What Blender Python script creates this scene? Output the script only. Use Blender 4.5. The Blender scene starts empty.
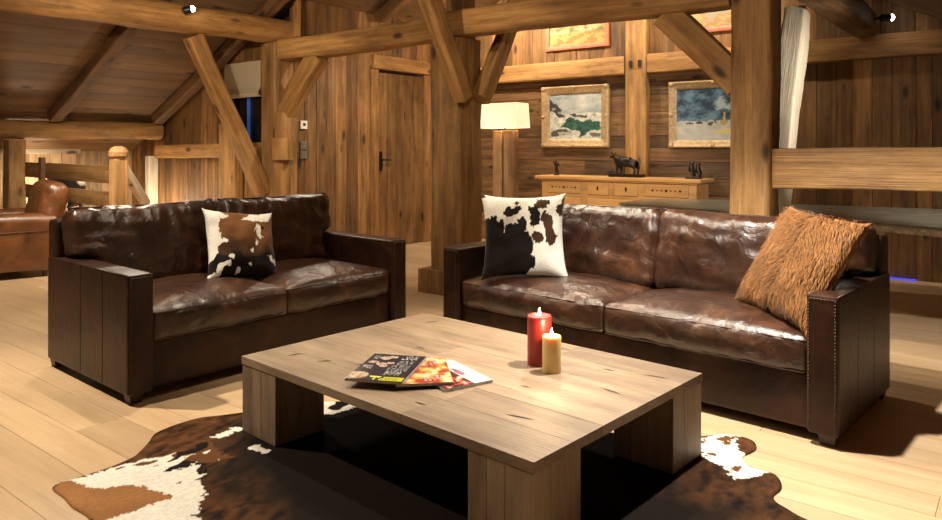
import bpy, bmesh, math, random
from mathutils import Vector, Matrix, noise
random.seed(7)
R = math.radians
COL = bpy.context.scene.collection
SC = bpy.context.scene

# ------------------------------------------------------------------ materials
def new_mat(name):
    m = bpy.data.materials.new(name); m.use_nodes = True
    nt = m.node_tree; nt.nodes.clear()
    out = nt.nodes.new('ShaderNodeOutputMaterial'); b = nt.nodes.new('ShaderNodeBsdfPrincipled')
    nt.links.new(b.outputs[0], out.inputs[0])
    return m, nt, b

def N(nt, t, **kw):
    n = nt.nodes.new(t)
    for k, v in kw.items():
        if isinstance(k, str) and hasattr(n, k): setattr(n, k, v)
    return n

def setin(n, **kw):
    for k, v in kw.items(): n.inputs[k.replace('_', ' ')].default_value = v
    return n

def ramp(nt, stops):
    r = nt.nodes.new('ShaderNodeValToRGB'); cr = r.color_ramp
    while len(cr.elements) < len(stops): cr.elements.new(0.5)
    for e, (p, c) in zip(cr.elements, stops):
        e.position = p; e.color = (c[0], c[1], c[2], 1) if not isinstance(c, (int, float)) else (c, c, c, 1)
    return r

def wood(name, dark, mid, light, axis='X', along=0.9, cross=9.0, crack=0.6, rough=0.62, bump=0.35, vlo=0.6, vhi=1.25, knots=True, grain=0.85, stain=0.55, sat=1.07):
    m, nt, b = new_mat(name); L = nt.links
    tc = N(nt, 'ShaderNodeTexCoord'); at = N(nt, 'ShaderNodeAttribute'); at.attribute_name = 'tint'
    def stretched(al, cr):
        s = {'X': (al, cr, cr), 'Y': (cr, al, cr), 'Z': (cr, cr, al)}[axis]
        mp = N(nt, 'ShaderNodeMapping'); mp.inputs['Scale'].default_value = s
        L.new(tc.outputs['Object'], mp.inputs[0])
        ma = N(nt, 'ShaderNodeVectorMath', operation='MULTIPLY_ADD')
        L.new(at.outputs['Fac'], ma.inputs[0]); ma.inputs[1].default_value = (37.1, 53.3, 71.7); L.new(mp.outputs[0], ma.inputs[2])
        return ma.outputs[0]
    v1 = stretched(along, cross)
    n1 = setin(N(nt, 'ShaderNodeTexNoise'), Scale=1.0, Detail=7.0, Roughness=0.62, Distortion=0.35); L.new(v1, n1.inputs['Vector'])
    r1 = ramp(nt, [(0.20, dark), (0.5, mid), (0.80, light)]); L.new(n1.outputs['Fac'], r1.inputs[0])
    v2 = stretched(along * 1.6, cross * 6)
    n2 = setin(N(nt, 'ShaderNodeTexNoise'), Scale=1.0, Detail=4.0, Roughness=0.6); L.new(v2, n2.inputs['Vector'])
    r2 = ramp(nt, [(0.25, 0.6), (0.5, 0.97), (0.75, 1.12)]); L.new(n2.outputs['Fac'], r2.inputs[0])
    mx = N(nt, 'ShaderNodeMix', data_type='RGBA', blend_type='MULTIPLY'); mx.inputs[0].default_value = grain
    L.new(r1.outputs[0], mx.inputs[6]); L.new(r2.outputs[0], mx.inputs[7])
    v3 = stretched(along * 0.9, cross * 1.7)
    n3 = setin(N(nt, 'ShaderNodeTexNoise'), Scale=1.0, Detail=3.0, Roughness=0.5, Distortion=1.2); L.new(v3, n3.inputs['Vector'])
    r3 = ramp(nt, [(0.24, 1.0 - crack), (0.33, 1.0)]); L.new(n3.outputs['Fac'], r3.inputs[0])
    mx2 = N(nt, 'ShaderNodeMix', data_type='RGBA', blend_type='MULTIPLY'); mx2.inputs[0].default_value = 1.0
    L.new(mx.outputs[2], mx2.inputs[6]); L.new(r3.outputs[0], mx2.inputs[7])
    v5 = stretched(along * 1.3, cross * 0.3)
    n5 = setin(N(nt, 'ShaderNodeTexNoise'), Scale=1.0, Detail=5.0, Roughness=0.7); L.new(v5, n5.inputs['Vector'])
    r5 = ramp(nt, [(0.30, 1.0 - stain), (0.58, 1.0), (0.75, 1.0 + stain * 0.25)]); L.new(n5.outputs['Fac'], r5.inputs[0])
    mx5 = N(nt, 'ShaderNodeMix', data_type='RGBA', blend_type='MULTIPLY'); mx5.inputs[0].default_value = 1.0
    L.new(mx2.outputs[2], mx5.inputs[6]); L.new(r5.outputs[0], mx5.inputs[7])
    col = mx5.outputs[2]
    if knots:
        v4 = stretched(2.3, 5.5)
        vo = setin(N(nt, 'ShaderNodeTexVoronoi'), Scale=1.0); L.new(v4, vo.inputs['Vector'])
        r4 = ramp(nt, [(0.08, 0.18), (0.19, 1.0)]); L.new(vo.outputs['Distance'], r4.inputs[0])
        mx3 = N(nt, 'ShaderNodeMix', data_type='RGBA', blend_type='MULTIPLY'); mx3.inputs[0].default_value = 1.0
        L.new(col, mx3.inputs[6]); L.new(r4.outputs[0], mx3.inputs[7]); col = mx3.outputs[2]
    mr = N(nt, 'ShaderNodeMapRange'); mr.inputs['To Min'].default_value = vlo; mr.inputs['To Max'].default_value = vhi
    L.new(at.outputs['Fac'], mr.inputs[0])
    hs = N(nt, 'ShaderNodeHueSaturation'); hs.inputs['Saturation'].default_value = sat; hs.inputs['Hue'].default_value = 0.5 - 0.006 * (sat > 1.05); L.new(mr.outputs[0], hs.inputs['Value']); L.new(col, hs.inputs['Color'])
    L.new(hs.outputs[0], b.inputs['Base Color'])
    b.inputs['Roughness'].default_value = rough
    ad = N(nt, 'ShaderNodeMath', operation='MULTIPLY'); L.new(n2.outputs['Fac'], ad.inputs[0]); L.new(r3.outputs[0], ad.inputs[1])
    bp = N(nt, 'ShaderNodeBump'); bp.inputs['Strength'].default_value = bump; bp.inputs['Distance'].default_value = 0.01
    L.new(ad.outputs[0], bp.inputs['Height']); L.new(bp.outputs[0], b.inputs['Normal'])
    return m

def plain(name, col, rough=0.5, metal=0.0, var=0.12, scale=20.0, bump=0.0, **kw):
    m, nt, b = new_mat(name); L = nt.links
    tc = N(nt, 'ShaderNodeTexCoord')
    n = setin(N(nt, 'ShaderNodeTexNoise'), Scale=scale, Detail=4.0); L.new(tc.outputs['Object'], n.inputs['Vector'])
    r = ramp(nt, [(0.3, [c * (1 - var) for c in col]), (0.7, [min(1, c * (1 + var)) for c in col])])
    L.new(n.outputs['Fac'], r.inputs[0]); L.new(r.outputs[0], b.inputs['Base Color'])
    b.inputs['Roughness'].default_value = rough; b.inputs['Metallic'].default_value = metal
    if bump:
        bp = N(nt, 'ShaderNodeBump'); bp.inputs['Strength'].default_value = bump; bp.inputs['Distance'].default_value = 0.005
        L.new(n.outputs['Fac'], bp.inputs['Height']); L.new(bp.outputs[0], b.inputs['Normal'])
    for k, v in kw.items(): b.inputs[k.replace('_', ' ')].default_value = v
    return m

def emit(name, col, strength):
    m, nt, b = new_mat(name)
    b.inputs['Base Color'].default_value = (*col, 1); b.inputs['Emission Color'].default_value = (*col, 1)
    b.inputs['Emission Strength'].default_value = strength
    return m

def leather(name, dark, mid, worn, rough=0.3, wrinkle=0.5, crease=7.0, spec=0.7):
    m, nt, b = new_mat(name); L = nt.links
    tc = N(nt, 'ShaderNodeTexCoord')
    n1 = setin(N(nt, 'ShaderNodeTexNoise'), Scale=4.2, Detail=8.0, Roughness=0.68, Distortion=0.5); L.new(tc.outputs['Object'], n1.inputs['Vector'])
    r1 = ramp(nt, [(0.36, dark), (0.54, mid), (0.74, worn)]); L.new(n1.outputs['Fac'], r1.inputs[0])
    L.new(r1.outputs[0], b.inputs['Base Color'])
    rg = N(nt, 'ShaderNodeTexNoise'); rg.noise_type = 'RIDGED_MULTIFRACTAL'
    setin(rg, Scale=crease, Detail=3.0, Distortion=0.6); L.new(tc.outputs['Object'], rg.inputs['Vector'])
    n2 = setin(N(nt, 'ShaderNodeTexNoise'), Scale=11.0, Detail=4.0, Roughness=0.5, Distortion=0.8); L.new(tc.outputs['Object'], n2.inputs['Vector'])
    v = setin(N(nt, 'ShaderNodeTexVoronoi'), Scale=260.0); L.new(tc.outputs['Object'], v.inputs['Vector'])
    a = N(nt, 'ShaderNodeMath', operation='MULTIPLY_ADD'); L.new(v.outputs['Distance'], a.inputs[0]); a.inputs[1].default_value = 0.05; L.new(n2.outputs['Fac'], a.inputs[2])
    a2 = N(nt, 'ShaderNodeMath', operation='MULTIPLY_ADD'); L.new(rg.outputs['Fac'], a2.inputs[0]); a2.inputs[1].default_value = -0.22; L.new(a.outputs[0], a2.inputs[2])
    bp = N(nt, 'ShaderNodeBump'); bp.inputs['Strength'].default_value = wrinkle; bp.inputs['Distance'].default_value = 0.012
    L.new(a2.outputs[0], bp.inputs['Height']); L.new(bp.outputs[0], b.inputs['Normal'])
    mr = N(nt, 'ShaderNodeMapRange'); mr.inputs['To Min'].default_value = rough - 0.08; mr.inputs['To Max'].default_value = rough + 0.12
    L.new(n1.outputs['Fac'], mr.inputs[0]); L.new(mr.outputs[0], b.inputs['Roughness'])
    b.inputs['Specular IOR Level'].default_value = spec
    return m

def attr_mat(name, attr='paint', rough=0.6, fur=0.0, sheen=0.0, fscale=(160, 160, 30)):
    m, nt, b = new_mat(name); L = nt.links
    at = N(nt, 'ShaderNodeAttribute'); at.attribute_name = attr
    tc = N(nt, 'ShaderNodeTexCoord'); mp = N(nt, 'ShaderNodeMapping'); mp.inputs['Scale'].default_value = fscale
    L.new(tc.outputs['Object'], mp.inputs[0])
    n = setin(N(nt, 'ShaderNodeTexNoise'), Scale=1.0, Detail=3.0); L.new(mp.outputs[0], n.inputs['Vector'])
    r = ramp(nt, [(0.3, 0.8), (0.7, 1.1)]); L.new(n.outputs['Fac'], r.inputs[0])
    mx = N(nt, 'ShaderNodeMix', data_type='RGBA', blend_type='MULTIPLY'); mx.inputs[0].default_value = 1.0 if fur else 0.2
    L.new(at.outputs['Color'], mx.inputs[6]); L.new(r.outputs[0], mx.inputs[7]); L.new(mx.outputs[2], b.inputs['Base Color'])
    b.inputs['Roughness'].default_value = rough
    if fur:
        bp = N(nt, 'ShaderNodeBump'); bp.inputs['Strength'].default_value = fur; bp.inputs['Distance'].default_value = 0.004
        L.new(n.outputs['Fac'], bp.inputs['Height']); L.new(bp.outputs[0], b.inputs['Normal'])
        b.inputs['Specular IOR Level'].default_value = 0.06
    if sheen: b.inputs['Sheen Weight'].default_value = sheen
    return m

M = {}
M['beam'] = wood('aged timber', (0.19, 0.100, 0.034), (0.40, 0.232, 0.088), (0.57, 0.365, 0.16), 'X', 1.3, 20, crack=0.75, bump=0.6)
M['beam_dark'] = wood('dark aged timber', (0.08, 0.041, 0.017), (0.19, 0.104, 0.043), (0.32, 0.19, 0.088), 'X', 1.3, 20, crack=0.75, bump=0.6)
M['beam_pale'] = wood('pale scrubbed timber', (0.42, 0.34, 0.23), (0.62, 0.53, 0.40), (0.74, 0.66, 0.53), 'X', 1.4, 18, crack=0.4, stain=0.25, bump=0.5, sat=1.0)
M['post'] = wood('post timber', (0.14, 0.074, 0.026), (0.33, 0.19, 0.073), (0.50, 0.315, 0.137), 'X', 1.3, 19, crack=0.8, bump=0.6)
M['board_v'] = wood('vertical barn boards', (0.11, 0.055, 0.020), (0.30, 0.165, 0.063), (0.48, 0.295, 0.125), 'Z', 1.2, 22, crack=0.7, vlo=0.5, vhi=1.25, bump=0.6)
M['board_h'] = wood('horizontal barn boards', (0.075, 0.040, 0.017), (0.20, 0.115, 0.050), (0.36, 0.225, 0.105), 'Y', 1.2, 22, crack=0.7, vlo=0.5, vhi=1.25, bump=0.6)
M['ceil'] = wood('ceiling boards', (0.13, 0.075, 0.032), (0.20, 0.12, 0.055), (0.29, 0.18, 0.085), 'X', 0.7, 9, crack=0.4, vlo=0.7, vhi=1.1, stain=0.3)
M['oak'] = wood('oak floor planks', (0.50, 0.335, 0.185), (0.61, 0.425, 0.25), (0.68, 0.50, 0.315), 'Y', 1.2, 12, crack=0.12, rough=0.42, bump=0.06, vlo=0.86, vhi=1.06, knots=False, grain=0.3, stain=0.12, sat=1.0)
M['gap'] = plain('dark joint', (0.26, 0.155, 0.075), 0.9)
M['table'] = wood('weathered oak table', (0.15, 0.096, 0.056), (0.265, 0.182, 0.112), (0.36, 0.262, 0.170), 'Y', 2.0, 14, crack=0.3, grain=0.7, stain=0.25, rough=0.5, bump=0.3, vlo=0.68, vhi=1.12, sat=1.0, knots=False)
M['table_leg'] = wood('weathered oak leg', (0.15, 0.096, 0.056), (0.28, 0.192, 0.118), (0.38, 0.275, 0.178), 'Z', 2.0, 18, crack=0.4, grain=0.7, stain=0.3, rough=0.55, bump=0.3, vlo=0.8, vhi=1.1, sat=1.0)
M['split'] = plain('drying crack', (0.03, 0.017, 0.008), 0.9)
M['door'] = wood('door boards', (0.13, 0.065, 0.024), (0.27, 0.15, 0.058), (0.40, 0.24, 0.10), 'Z', 1.6, 18, crack=0.5)
M['pine'] = wood('honey pine', (0.52, 0.29, 0.11), (0.66, 0.41, 0.175), (0.75, 0.51, 0.25), 'Y', 1.0, 8, crack=0.25, rough=0.45, bump=0.1, vlo=0.9, vhi=1.1, grain=0.5, stain=0.2, knots=False)
M['lampwood'] = wood('lamp oak', (0.17, 0.10, 0.05), (0.33, 0.20, 0.10), (0.47, 0.31, 0.17), 'Z', 0.9, 9)
M['newel'] = wood('turned newel oak', (0.38, 0.21, 0.08), (0.55, 0.33, 0.14), (0.66, 0.44, 0.21), 'Z', 0.9, 14, crack=0.4, knots=False)
M['leather'] = leather('brown leather', (0.014, 0.0052, 0.0026), (0.032, 0.0115, 0.0052), (0.068, 0.026, 0.011), wrinkle=0.25, rough=0.38, spec=0.32)
M['leather_seat'] = leather('brown cushion leather', (0.016, 0.006, 0.003), (0.042, 0.0155, 0.0068), (0.115, 0.047, 0.020), rough=0.30, wrinkle=0.85, crease=12.0)
M['cognac'] = leather('cognac leather', (0.075, 0.026, 0.009), (0.15, 0.053, 0.017), (0.25, 0.098, 0.034), rough=0.34, wrinkle=0.3)
M['foot'] = plain('dark stained foot', (0.045, 0.022, 0.011), 0.45)
M['nail'] = plain('antique brass nails', (0.06, 0.036, 0.02), 0.4, 0.6)
M['black_metal'] = plain('black metal', (0.02, 0.02, 0.02), 0.4, 0.6)
M['bronze'] = plain('dark bronze', (0.022, 0.017, 0.013), 0.38, 0.5)
M['steel'] = plain('grey metal plate', (0.30, 0.29, 0.26), 0.4, 0.8)
M['white_plastic'] = plain('white plastic', (0.75, 0.73, 0.68), 0.4, var=0.03)
M['zinc'] = plain('zinc slab', (0.37, 0.385, 0.34), 0.33, 0.6, var=0.3, scale=5.0, bump=0.15)
M['zinc_edge'] = plain('rough pale slab edge', (0.50, 0.46, 0.37), 0.6, 0.2, var=0.45, scale=28.0, bump=0.8)
M['blind'] = plain('beige linen', (0.50, 0.43, 0.31), 0.85, var=0.06, scale=60.0)
M['shade'] = plain('linen lampshade', (0.86, 0.76, 0.58), 0.8, var=0.03, Emission_Color=(1.0, 0.78, 0.48, 1), Emission_Strength=0.75)
M['glass_night'] = plain('night window glass', (0.006, 0.008, 0.013), 0.06, var=0.1)
M['blue_glow'] = plain('blue lit reveal', (0.05, 0.13, 0.45), 0.6, var=0.05, Emission_Color=(0.08, 0.22, 0.9, 1), Emission_Strength=0.13)  # blue light at the window, put into the material as weak emission
M['wax_red'] = plain('red wax', (0.34, 0.022, 0.025), 0.4, var=0.12, scale=14.0, Subsurface_Weight=0.45, Subsurface_Radius=(0.03, 0.006, 0.004), Subsurface_Scale=0.6)
M['wax_cream'] = plain('honey wax', (0.72, 0.54, 0.24), 0.42, var=0.08, scale=14.0, Subsurface_Weight=0.5, Subsurface_Radius=(0.03, 0.015, 0.005), Subsurface_Scale=0.6)
M['flame'] = emit('candle flame', (1.0, 0.72, 0.34), 40.0)
M['wick'] = plain('burnt wick', (0.02, 0.015, 0.01), 0.9)
M['lens'] = emit('spotlight lens', (1.0, 0.93, 0.80), 35.0)
M['gilt'] = plain('pale gilt', (0.42, 0.30, 0.165), 0.45, 0.25, var=0.3, scale=40.0, bump=0.4)
M['pink_frame'] = plain('coral painted frame', (0.55, 0.15, 0.08), 0.5, var=0.15)
M['paint'] = attr_mat('painted canvas', 'paint', 0.55)
M['hide'] = attr_mat('cow hide', 'paint', 0.55, fur=0.5, sheen=0.1)
M['hide_rug'] = attr_mat('cow hide rug', 'paint', 0.8, fur=0.5, sheen=0.0, fscale=(60, 160, 60))
M['print'] = attr_mat('printed paper', 'paint', 0.22)
M['paper'] = plain('paper edges', (0.40, 0.37, 0.33), 0.7, var=0.25, scale=90.0)
M['goat'] = attr_mat('ginger fur', 'paint', 0.5, fur=0.4, sheen=0.15)
M['led'] = emit('blue strip light', (0.06, 0.07, 0.85), 0.9)
M['black_cloth'] = plain('black hide', (0.02, 0.018, 0.016), 0.5)
M['horn'] = plain('pale horn', (0.62, 0.52, 0.38), 0.5)

# ------------------------------------------------------------------ helpers
def tag(o, label, cat, group=None):
    o['label'] = label; o['category'] = cat
    if group: o['group'] = group
    return o
def struct(o): o['kind'] = 'structure'; return o

def set_tints(me, tints):
    a = me.attributes.new('tint', 'FLOAT', 'FACE'); a.data.foreach_set('value', tints)

def link(name, me, mat, parent=None, smooth=False):
    o = bpy.data.objects.new(name, me); COL.objects.link(o)
    for mm in (mat if isinstance(mat, (list, tuple)) else [mat]): me.materials.append(mm)
    if parent: o.parent = parent
    if smooth:
        for p in me.polygons: p.use_smooth = True
    return o

def empty(name, loc=(0, 0, 0), rz=0.0):
    o = bpy.data.objects.new(name, None); COL.objects.link(o); o.empty_display_size = 0.1
    o.location = loc; o.rotation_euler = (0, 0, rz); return o

class MB:
    """gathers shapes into one mesh object; every shape gets its own wood tint"""
    def __init__(s): s.v = []; s.f = []; s.t = []; s.m = []
    def add(s, vs, fs, tint=None, mi=0):
        k = len(s.v); s.v += [tuple(v) for v in vs]; t = random.random() if tint is None else tint
        for f in fs: s.f.append(tuple(i + k for i in f)); s.t.append(t); s.m.append(mi)
    def box(s, x0, x1, y0, y1, z0, z1, tint=None, bev=0.0, mi=0, mat=None):
        if bev:
            bm = bmesh.new(); bmesh.ops.create_cube(bm, size=1)
            for v in bm.verts: v.co = Vector(((x0 + x1) / 2 + v.co.x * (x1 - x0), (y0 + y1) / 2 + v.co.y * (y1 - y0), (z0 + z1) / 2 + v.co.z * (z1 - z0)))
            bmesh.ops.bevel(bm, geom=bm.edges[:], offset=bev, segments=2, affect='EDGES', profile=0.6)
            bm.verts.index_update()
            vs = [v.co.copy() for v in bm.verts]; fs = [[v.index for v in f.verts] for f in bm.faces]; bm.free()
        else:
            vs = [Vector(p) for p in ((x0, y0, z0), (x1, y0, z0), (x1, y1, z0), (x0, y1, z0), (x0, y0, z1), (x1, y0, z1), (x1, y1, z1), (x0, y1, z1))]
            fs = [(3, 2, 1, 0), (4, 5, 6, 7), (0, 1, 5, 4), (1, 2, 6, 5), (2, 3, 7, 6), (3, 0, 4, 7)]
        if mat is not None: vs = [mat @ v for v in vs]
        s.add(vs, fs, tint, mi); return s
    def hexa(s, p, tint=None):   # 8 points: bottom ring then top ring
        s.add(p, [(3, 2, 1, 0), (4, 5, 6, 7), (0, 1, 5, 4), (1, 2, 6, 5), (2, 3, 7, 6), (3, 0, 4, 7)], tint); return s
    def lathe(s, prof, n=24, c=(0, 0, 0), mat=None, tint=None, mi=0):
        vs = []; fs = []
        for (r, z) in prof:
            for k in range(n):
                a = 2 * math.pi * k / n; vs.append(Vector((c[0] + r * math.cos(a), c[1] + r * math.sin(a), c[2] + z)))
        for i in range(len(prof) - 1):
            for k in range(n):
                a, b2 = i * n + k, i * n + (k + 1) % n
                fs.append((a, b2, b2 + n, a + n))
        fs.append(tuple(range(n - 1, -1, -1))); m = (len(prof) - 1) * n; fs.append(tuple(range(m, m + n)))
        if mat is not None: vs = [mat @ v for v in vs]
        s.add(vs, fs, tint, mi); return s
    def tube(s, pts, r, n=8, closed=False, tint=None, mi=0):
        pts = [Vector(p) for p in pts]; k0 = len(pts); vs = []; fs = []
        rr = r if isinstance(r, (list, tuple)) else [r] * k0
        for i, p in enumerate(pts):
            a = pts[(i - 1) % k0] if (closed or i > 0) else p; b2 = pts[(i + 1) % k0] if (closed or i < k0 - 1) else p
            t = (b2 - a).normalized()
            u = t.cross(Vector((0, 0, 1)));
            if u.length < 0.05: u = t.cross(Vector((1, 0, 0)))
            u.normalize(); w = t.cross(u)
            for k in range(n):
                an = 2 * math.pi * k / n; vs.append(p + (u * math.cos(an) + w * math.sin(an)) * rr[i])
        for i in range(k0 if closed else k0 - 1):
            j = (i + 1) % k0
            for k in range(n): fs.append((i * n + k, i * n + (k + 1) % n, j * n + (k + 1) % n, j * n + k))
        if not closed:
            fs.append(tuple(range(n - 1, -1, -1))); fs.append(tuple(range((k0 - 1) * n, k0 * n)))
        s.add(vs, fs, tint, mi); return s
    def build(s, name, mat, parent=None, smooth=False):
        me = bpy.data.meshes.new(name); me.from_pydata(s.v, [], s.f); me.update()
        set_tints(me, s.t); me.polygons.foreach_set('material_index', s.m)
        o = link(name, me, mat, parent, smooth)
        bm = bmesh.new(); bm.from_mesh(me); bmesh.ops.recalc_face_normals(bm, faces=bm.faces[:]); bm.to_mesh(me); bm.free()
        return o

def auto_smooth(o, ang=40):
    me = o.data
    for p in me.polygons: p.use_smooth = True
    bm = bmesh.new(); bm.from_mesh(me)
    for e in bm.edges:
        if len(e.link_faces) == 2 and e.calc_face_angle(0) > R(ang): e.smooth = False
    bm.to_mesh(me); bm.free()

def frame_mat(p0, p1, roll=0.0):
    p0, p1 = Vector(p0), Vector(p1); x = (p1 - p0).normalized()
    up = Vector((0, 0, 1)) if abs(x.z) < 0.95 else Vector((0, 1, 0))
    y = up.cross(x).normalized(); z = x.cross(y)
    m = Matrix((x, y, z)).transposed()
    if roll: m = m @ Matrix.Rotation(roll, 3, 'X')
    return m.to_4x4(), (p1 - p0).length

def beam_mesh(L, w, h, wob=0.008, rnd=0.12, seed=0.0, bow=0.0, taper=1.0, seg=0.09, rough=0.0):
    """hewn timber along local X with softly irregular faces"""
    c = rnd * min(w, h); prof = []
    for sx, sy in ((1, 1), (-1, 1), (-1, -1), (1, -1)):
        cx, cy = sx * (w / 2 - c), sy * (h / 2 - c); a0 = {(1, 1): 0, (-1, 1): 90, (-1, -1): 180, (1, -1): 270}[(sx, sy)]
        for k in range(4): a = R(a0 + 30 * k); prof.append((cx + c * math.cos(a), cy + c * math.sin(a)))
        nx, ny = {(1, 1): (-1, 1), (-1, 1): (-1, -1), (-1, -1): (1, -1), (1, -1): (1, 1)}[(sx, sy)]
        qx, qy = nx * (w / 2 - c), ny * (h / 2 - c); a1 = R(a0 + 90)
        ex, ey = cx + c * math.cos(a1), cy + c * math.sin(a1); fx, fy = qx + c * math.cos(a1), qy + c * math.sin(a1)
        for k in (1, 2): prof.append((ex + (fx - ex) * k / 3, ey + (fy - ey) * k / 3))
    n = len(prof); ns = max(4, int(L / seg)); vs = []; fs = []
    for i in range(ns + 1):
        t = i / ns; x = L * t; sc = 1 + (taper - 1) * t; bz = bow * math.sin(math.pi * t)
        dx = noise.noise(Vector((x * 0.9, seed, 3.1))) * wob * 1.4; dz = noise.noise(Vector((x * 0.9, seed, 9.7))) * wob * 1.4
        for (a, b) in prof:
            q = Vector((x * 2.2, a * 5 + seed * 7, b * 5))
            d = noise.noise(q) * wob + noise.noise(q * 4.1) * (wob * 0.35 + rough)
            rr = math.hypot(a, b) or 1
            vs.append((x, (a + a / rr * d) * sc + dx, (b + b / rr * d) * sc + dz + bz))
    for i in range(ns):
        for k in range(n): fs.append((i * n + k, (i + 1) * n + k, (i + 1) * n + (k + 1) % n, i * n + (k + 1) % n))
    fs.append(tuple(range(n))); fs.append(tuple(ns * n + k for k in range(n - 1, -1, -1)))
    me = bpy.data.meshes.new('timber'); me.from_pydata(vs, [], fs); me.update()
    return me

_bs = [0]
def beam(name, p0, p1, w, h, mat='beam', label=None, cat='beam', group=None, roll=0.0, parent=None, tint=None, **kw):
    _bs[0] += 1
    m, L = frame_mat(p0, p1, roll)
    me = beam_mesh(L, w, h, seed=_bs[0] * 1.37, **kw); me.name = name
    set_tints(me, [random.uniform(0.35, 0.75) if tint is None else tint] * len(me.polygons))
    o = link(name, me, M[mat] if isinstance(mat, str) else mat, parent)
    bm = bmesh.new(); bm.from_mesh(me); bmesh.ops.recalc_face_normals(bm, faces=bm.faces[:]); bm.to_mesh(me); bm.free()
    auto_smooth(o, 35)
    mw = Matrix.Translation(Vector(p0)) @ m
    o.matrix_basis = (parent.matrix_basis.inverted() @ mw) if parent else mw
    if label: tag(o, label, cat, group)
    return o

def skin(name, pts, edges, mat, parent=None, levels=2):
    me = bpy.data.meshes.new(name); me.from_pydata([p[:3] for p in pts], edges, []); me.update()
    o = bpy.data.objects.new(name + '_tmp', me); COL.objects.link(o)
    o.modifiers.new('s', 'SKIN')
    for i, p in enumerate(pts): me.skin_vertices[0].data[i].radius = (p[3], p[3])
    me.skin_vertices[0].data[0].use_root = True
    sb = o.modifiers.new('b', 'SUBSURF'); sb.levels = levels
    dg = bpy.context.evaluated_depsgraph_get(); dg.update()
    nm = bpy.data.meshes.new_from_object(o.evaluated_get(dg)); nm.name = name
    bpy.data.objects.remove(o)
    return link(name, nm, mat, parent, smooth=True)

def inside(p, poly):
    x, y = p; c = False; j = len(poly) - 1
    for i in range(len(poly)):
        xi, yi = poly[i]; xj, yj = poly[j]
        if (yi > y) != (yj > y) and x < (xj - xi) * (y - yi) / (yj - yi) + xi: c = not c
        j = i
    return c

def vcol(me, cols, name='paint'):
    a = me.color_attributes.new(name, 'FLOAT_COLOR', 'POINT')
    flat = []
    for c in cols: flat += [c[0], c[1], c[2], 1.0]
    a.data.foreach_set('color', flat)

RIDGE_Y, RIDGE_Z, SLOPE = 3.86, 3.93, 0.5
def roof(y): return RIDGE_Z - SLOPE * abs(y - RIDGE_Y)

# ------------------------------------------------------------------ the room shell
# floor: long oak planks along Y
mb = MB()
x = -2.4
while x < 7.62:
    w = random.choice((0.17, 0.20, 0.22)); w = min(w, 7.65 - x); y = -2.6 - random.random() * 1.6
    while y < 9.4:
        l = random.uniform(1.8, 3.0); a, b2 = max(y, -2.6), min(y + l, 9.4)
        if b2 > a + 0.01: mb.box(x + 0.0009, x + w - 0.0009, a + 0.0009, b2 - 0.0009, -0.02, 0.0, tint=random.random())
        y += l
    x += w
mb.box(-2.4, 7.65, -2.6, 9.4, -0.06, -0.004, mi=1)
struct(mb.build('floor', [M['oak'], M['gap']]))

# back wall holding the door (plane Y = 6.17), vertical boards
mb = MB(); x = 4.87
while x < 7.63:
    w = min(random.uniform(0.11, 0.19), 7.64 - x); d = random.uniform(0, 0.008)
    if 6.03 < x + w / 2 < 6.96: mb.box(x, x + w - 0.004, 6.17 - d, 6.20, 2.16, 2.86)
    else: mb.box(x, x + w - 0.004, 6.17 - d, 6.20, 0.0, 2.86)
    x += w
mb.box(4.87, 6.02, 6.20, 6.24, 0, 2.86, tint=0.1); mb.box(6.97, 7.64, 6.20, 6.24, 0, 2.86, tint=0.1); mb.box(6.02, 6.97, 6.20, 6.24, 2.18, 2.86, tint=0.1)
struct(mb.build('wall_back', M['board_v']))

# right wall with the paintings (plane X = 7.65)
mb = MB(); y = -2.6
def rwall(y0, y1, z0, z1):
    d = random.uniform(0, 0.008)
    t0 = min(z1, roof(y0) + 0.03); t1 = min(z1, roof(y1) + 0.03)
    mb.hexa([(7.65 - d, y0, z0), (7.69, y0, z0), (7.69, y1, z0), (7.65 - d, y1, z0), (7.65 - d, y0, t0), (7.69, y0, t0), (7.69, y1, t1), (7.65 - d, y1, t1)])
while y < 6.3:
    w = random.uniform(0.12, 0.2)
    if y < 2.15: rwall(y, y + w - 0.004, 0.0, 2.16)
    rwall(y, y + w - 0.004, 2.12, 9.0) if roof(y + w / 2) > 2.15 else None
    y += w
mb.box(7.69, 7.73, -2.6, 6.3, 0, 2.0, tint=0.1)
struct(mb.build('wall_right', M['board_v']))
mb = MB(); z = 0.0
while z < 2.1:
    h = min(random.uniform(0.13, 0.21), 2.12 - z); d = random.uniform(0, 0.008); y = 2.35 if z > 0 else 2.3
    y = 2.33
    while y < 6.15:
        l = random.uniform(1.4, 2.6); e = min(y + l, 6.16)
        mb.box(7.65 - d, 7.69, y, e - 0.003, z, z + h - 0.004); y += l
    z += h
struct(mb.build('trim_1', M['board_h']))

# left wall in the plane of the posts (X = 4.78) with the window opening
mb = MB(); y = 6.41
WY0, WY1, WZ0, WZ1 = 6.50, 7.22, 1.24, 2.12
while y < 9.4:
    w = min(random.uniform(0.12, 0.2), 9.42 - y); d = random.uniform(0, 0.008); c = y + w / 2
    def seg(z0, top):
        t0, t1 = (min(top, roof(y) + 0.02), min(top, roof(y + w) + 0.02))
        if t1 > z0: mb.hexa([(4.78 - d, y, z0), (4.82, y, z0), (4.82, y + w - 0.004, z0), (4.78 - d, y + w - 0.004, z0), (4.78 - d, y, t0), (4.82, y, t0), (4.82, y + w - 0.004, t1), (4.78 - d, y + w - 0.004, t1)])
    if WY0 < c < WY1: seg(0.0, WZ0); seg(WZ1, 9)
    else: seg(0.0, 9)
    y += w
struct(mb.build('wall_left', M['board_v']))

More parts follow.
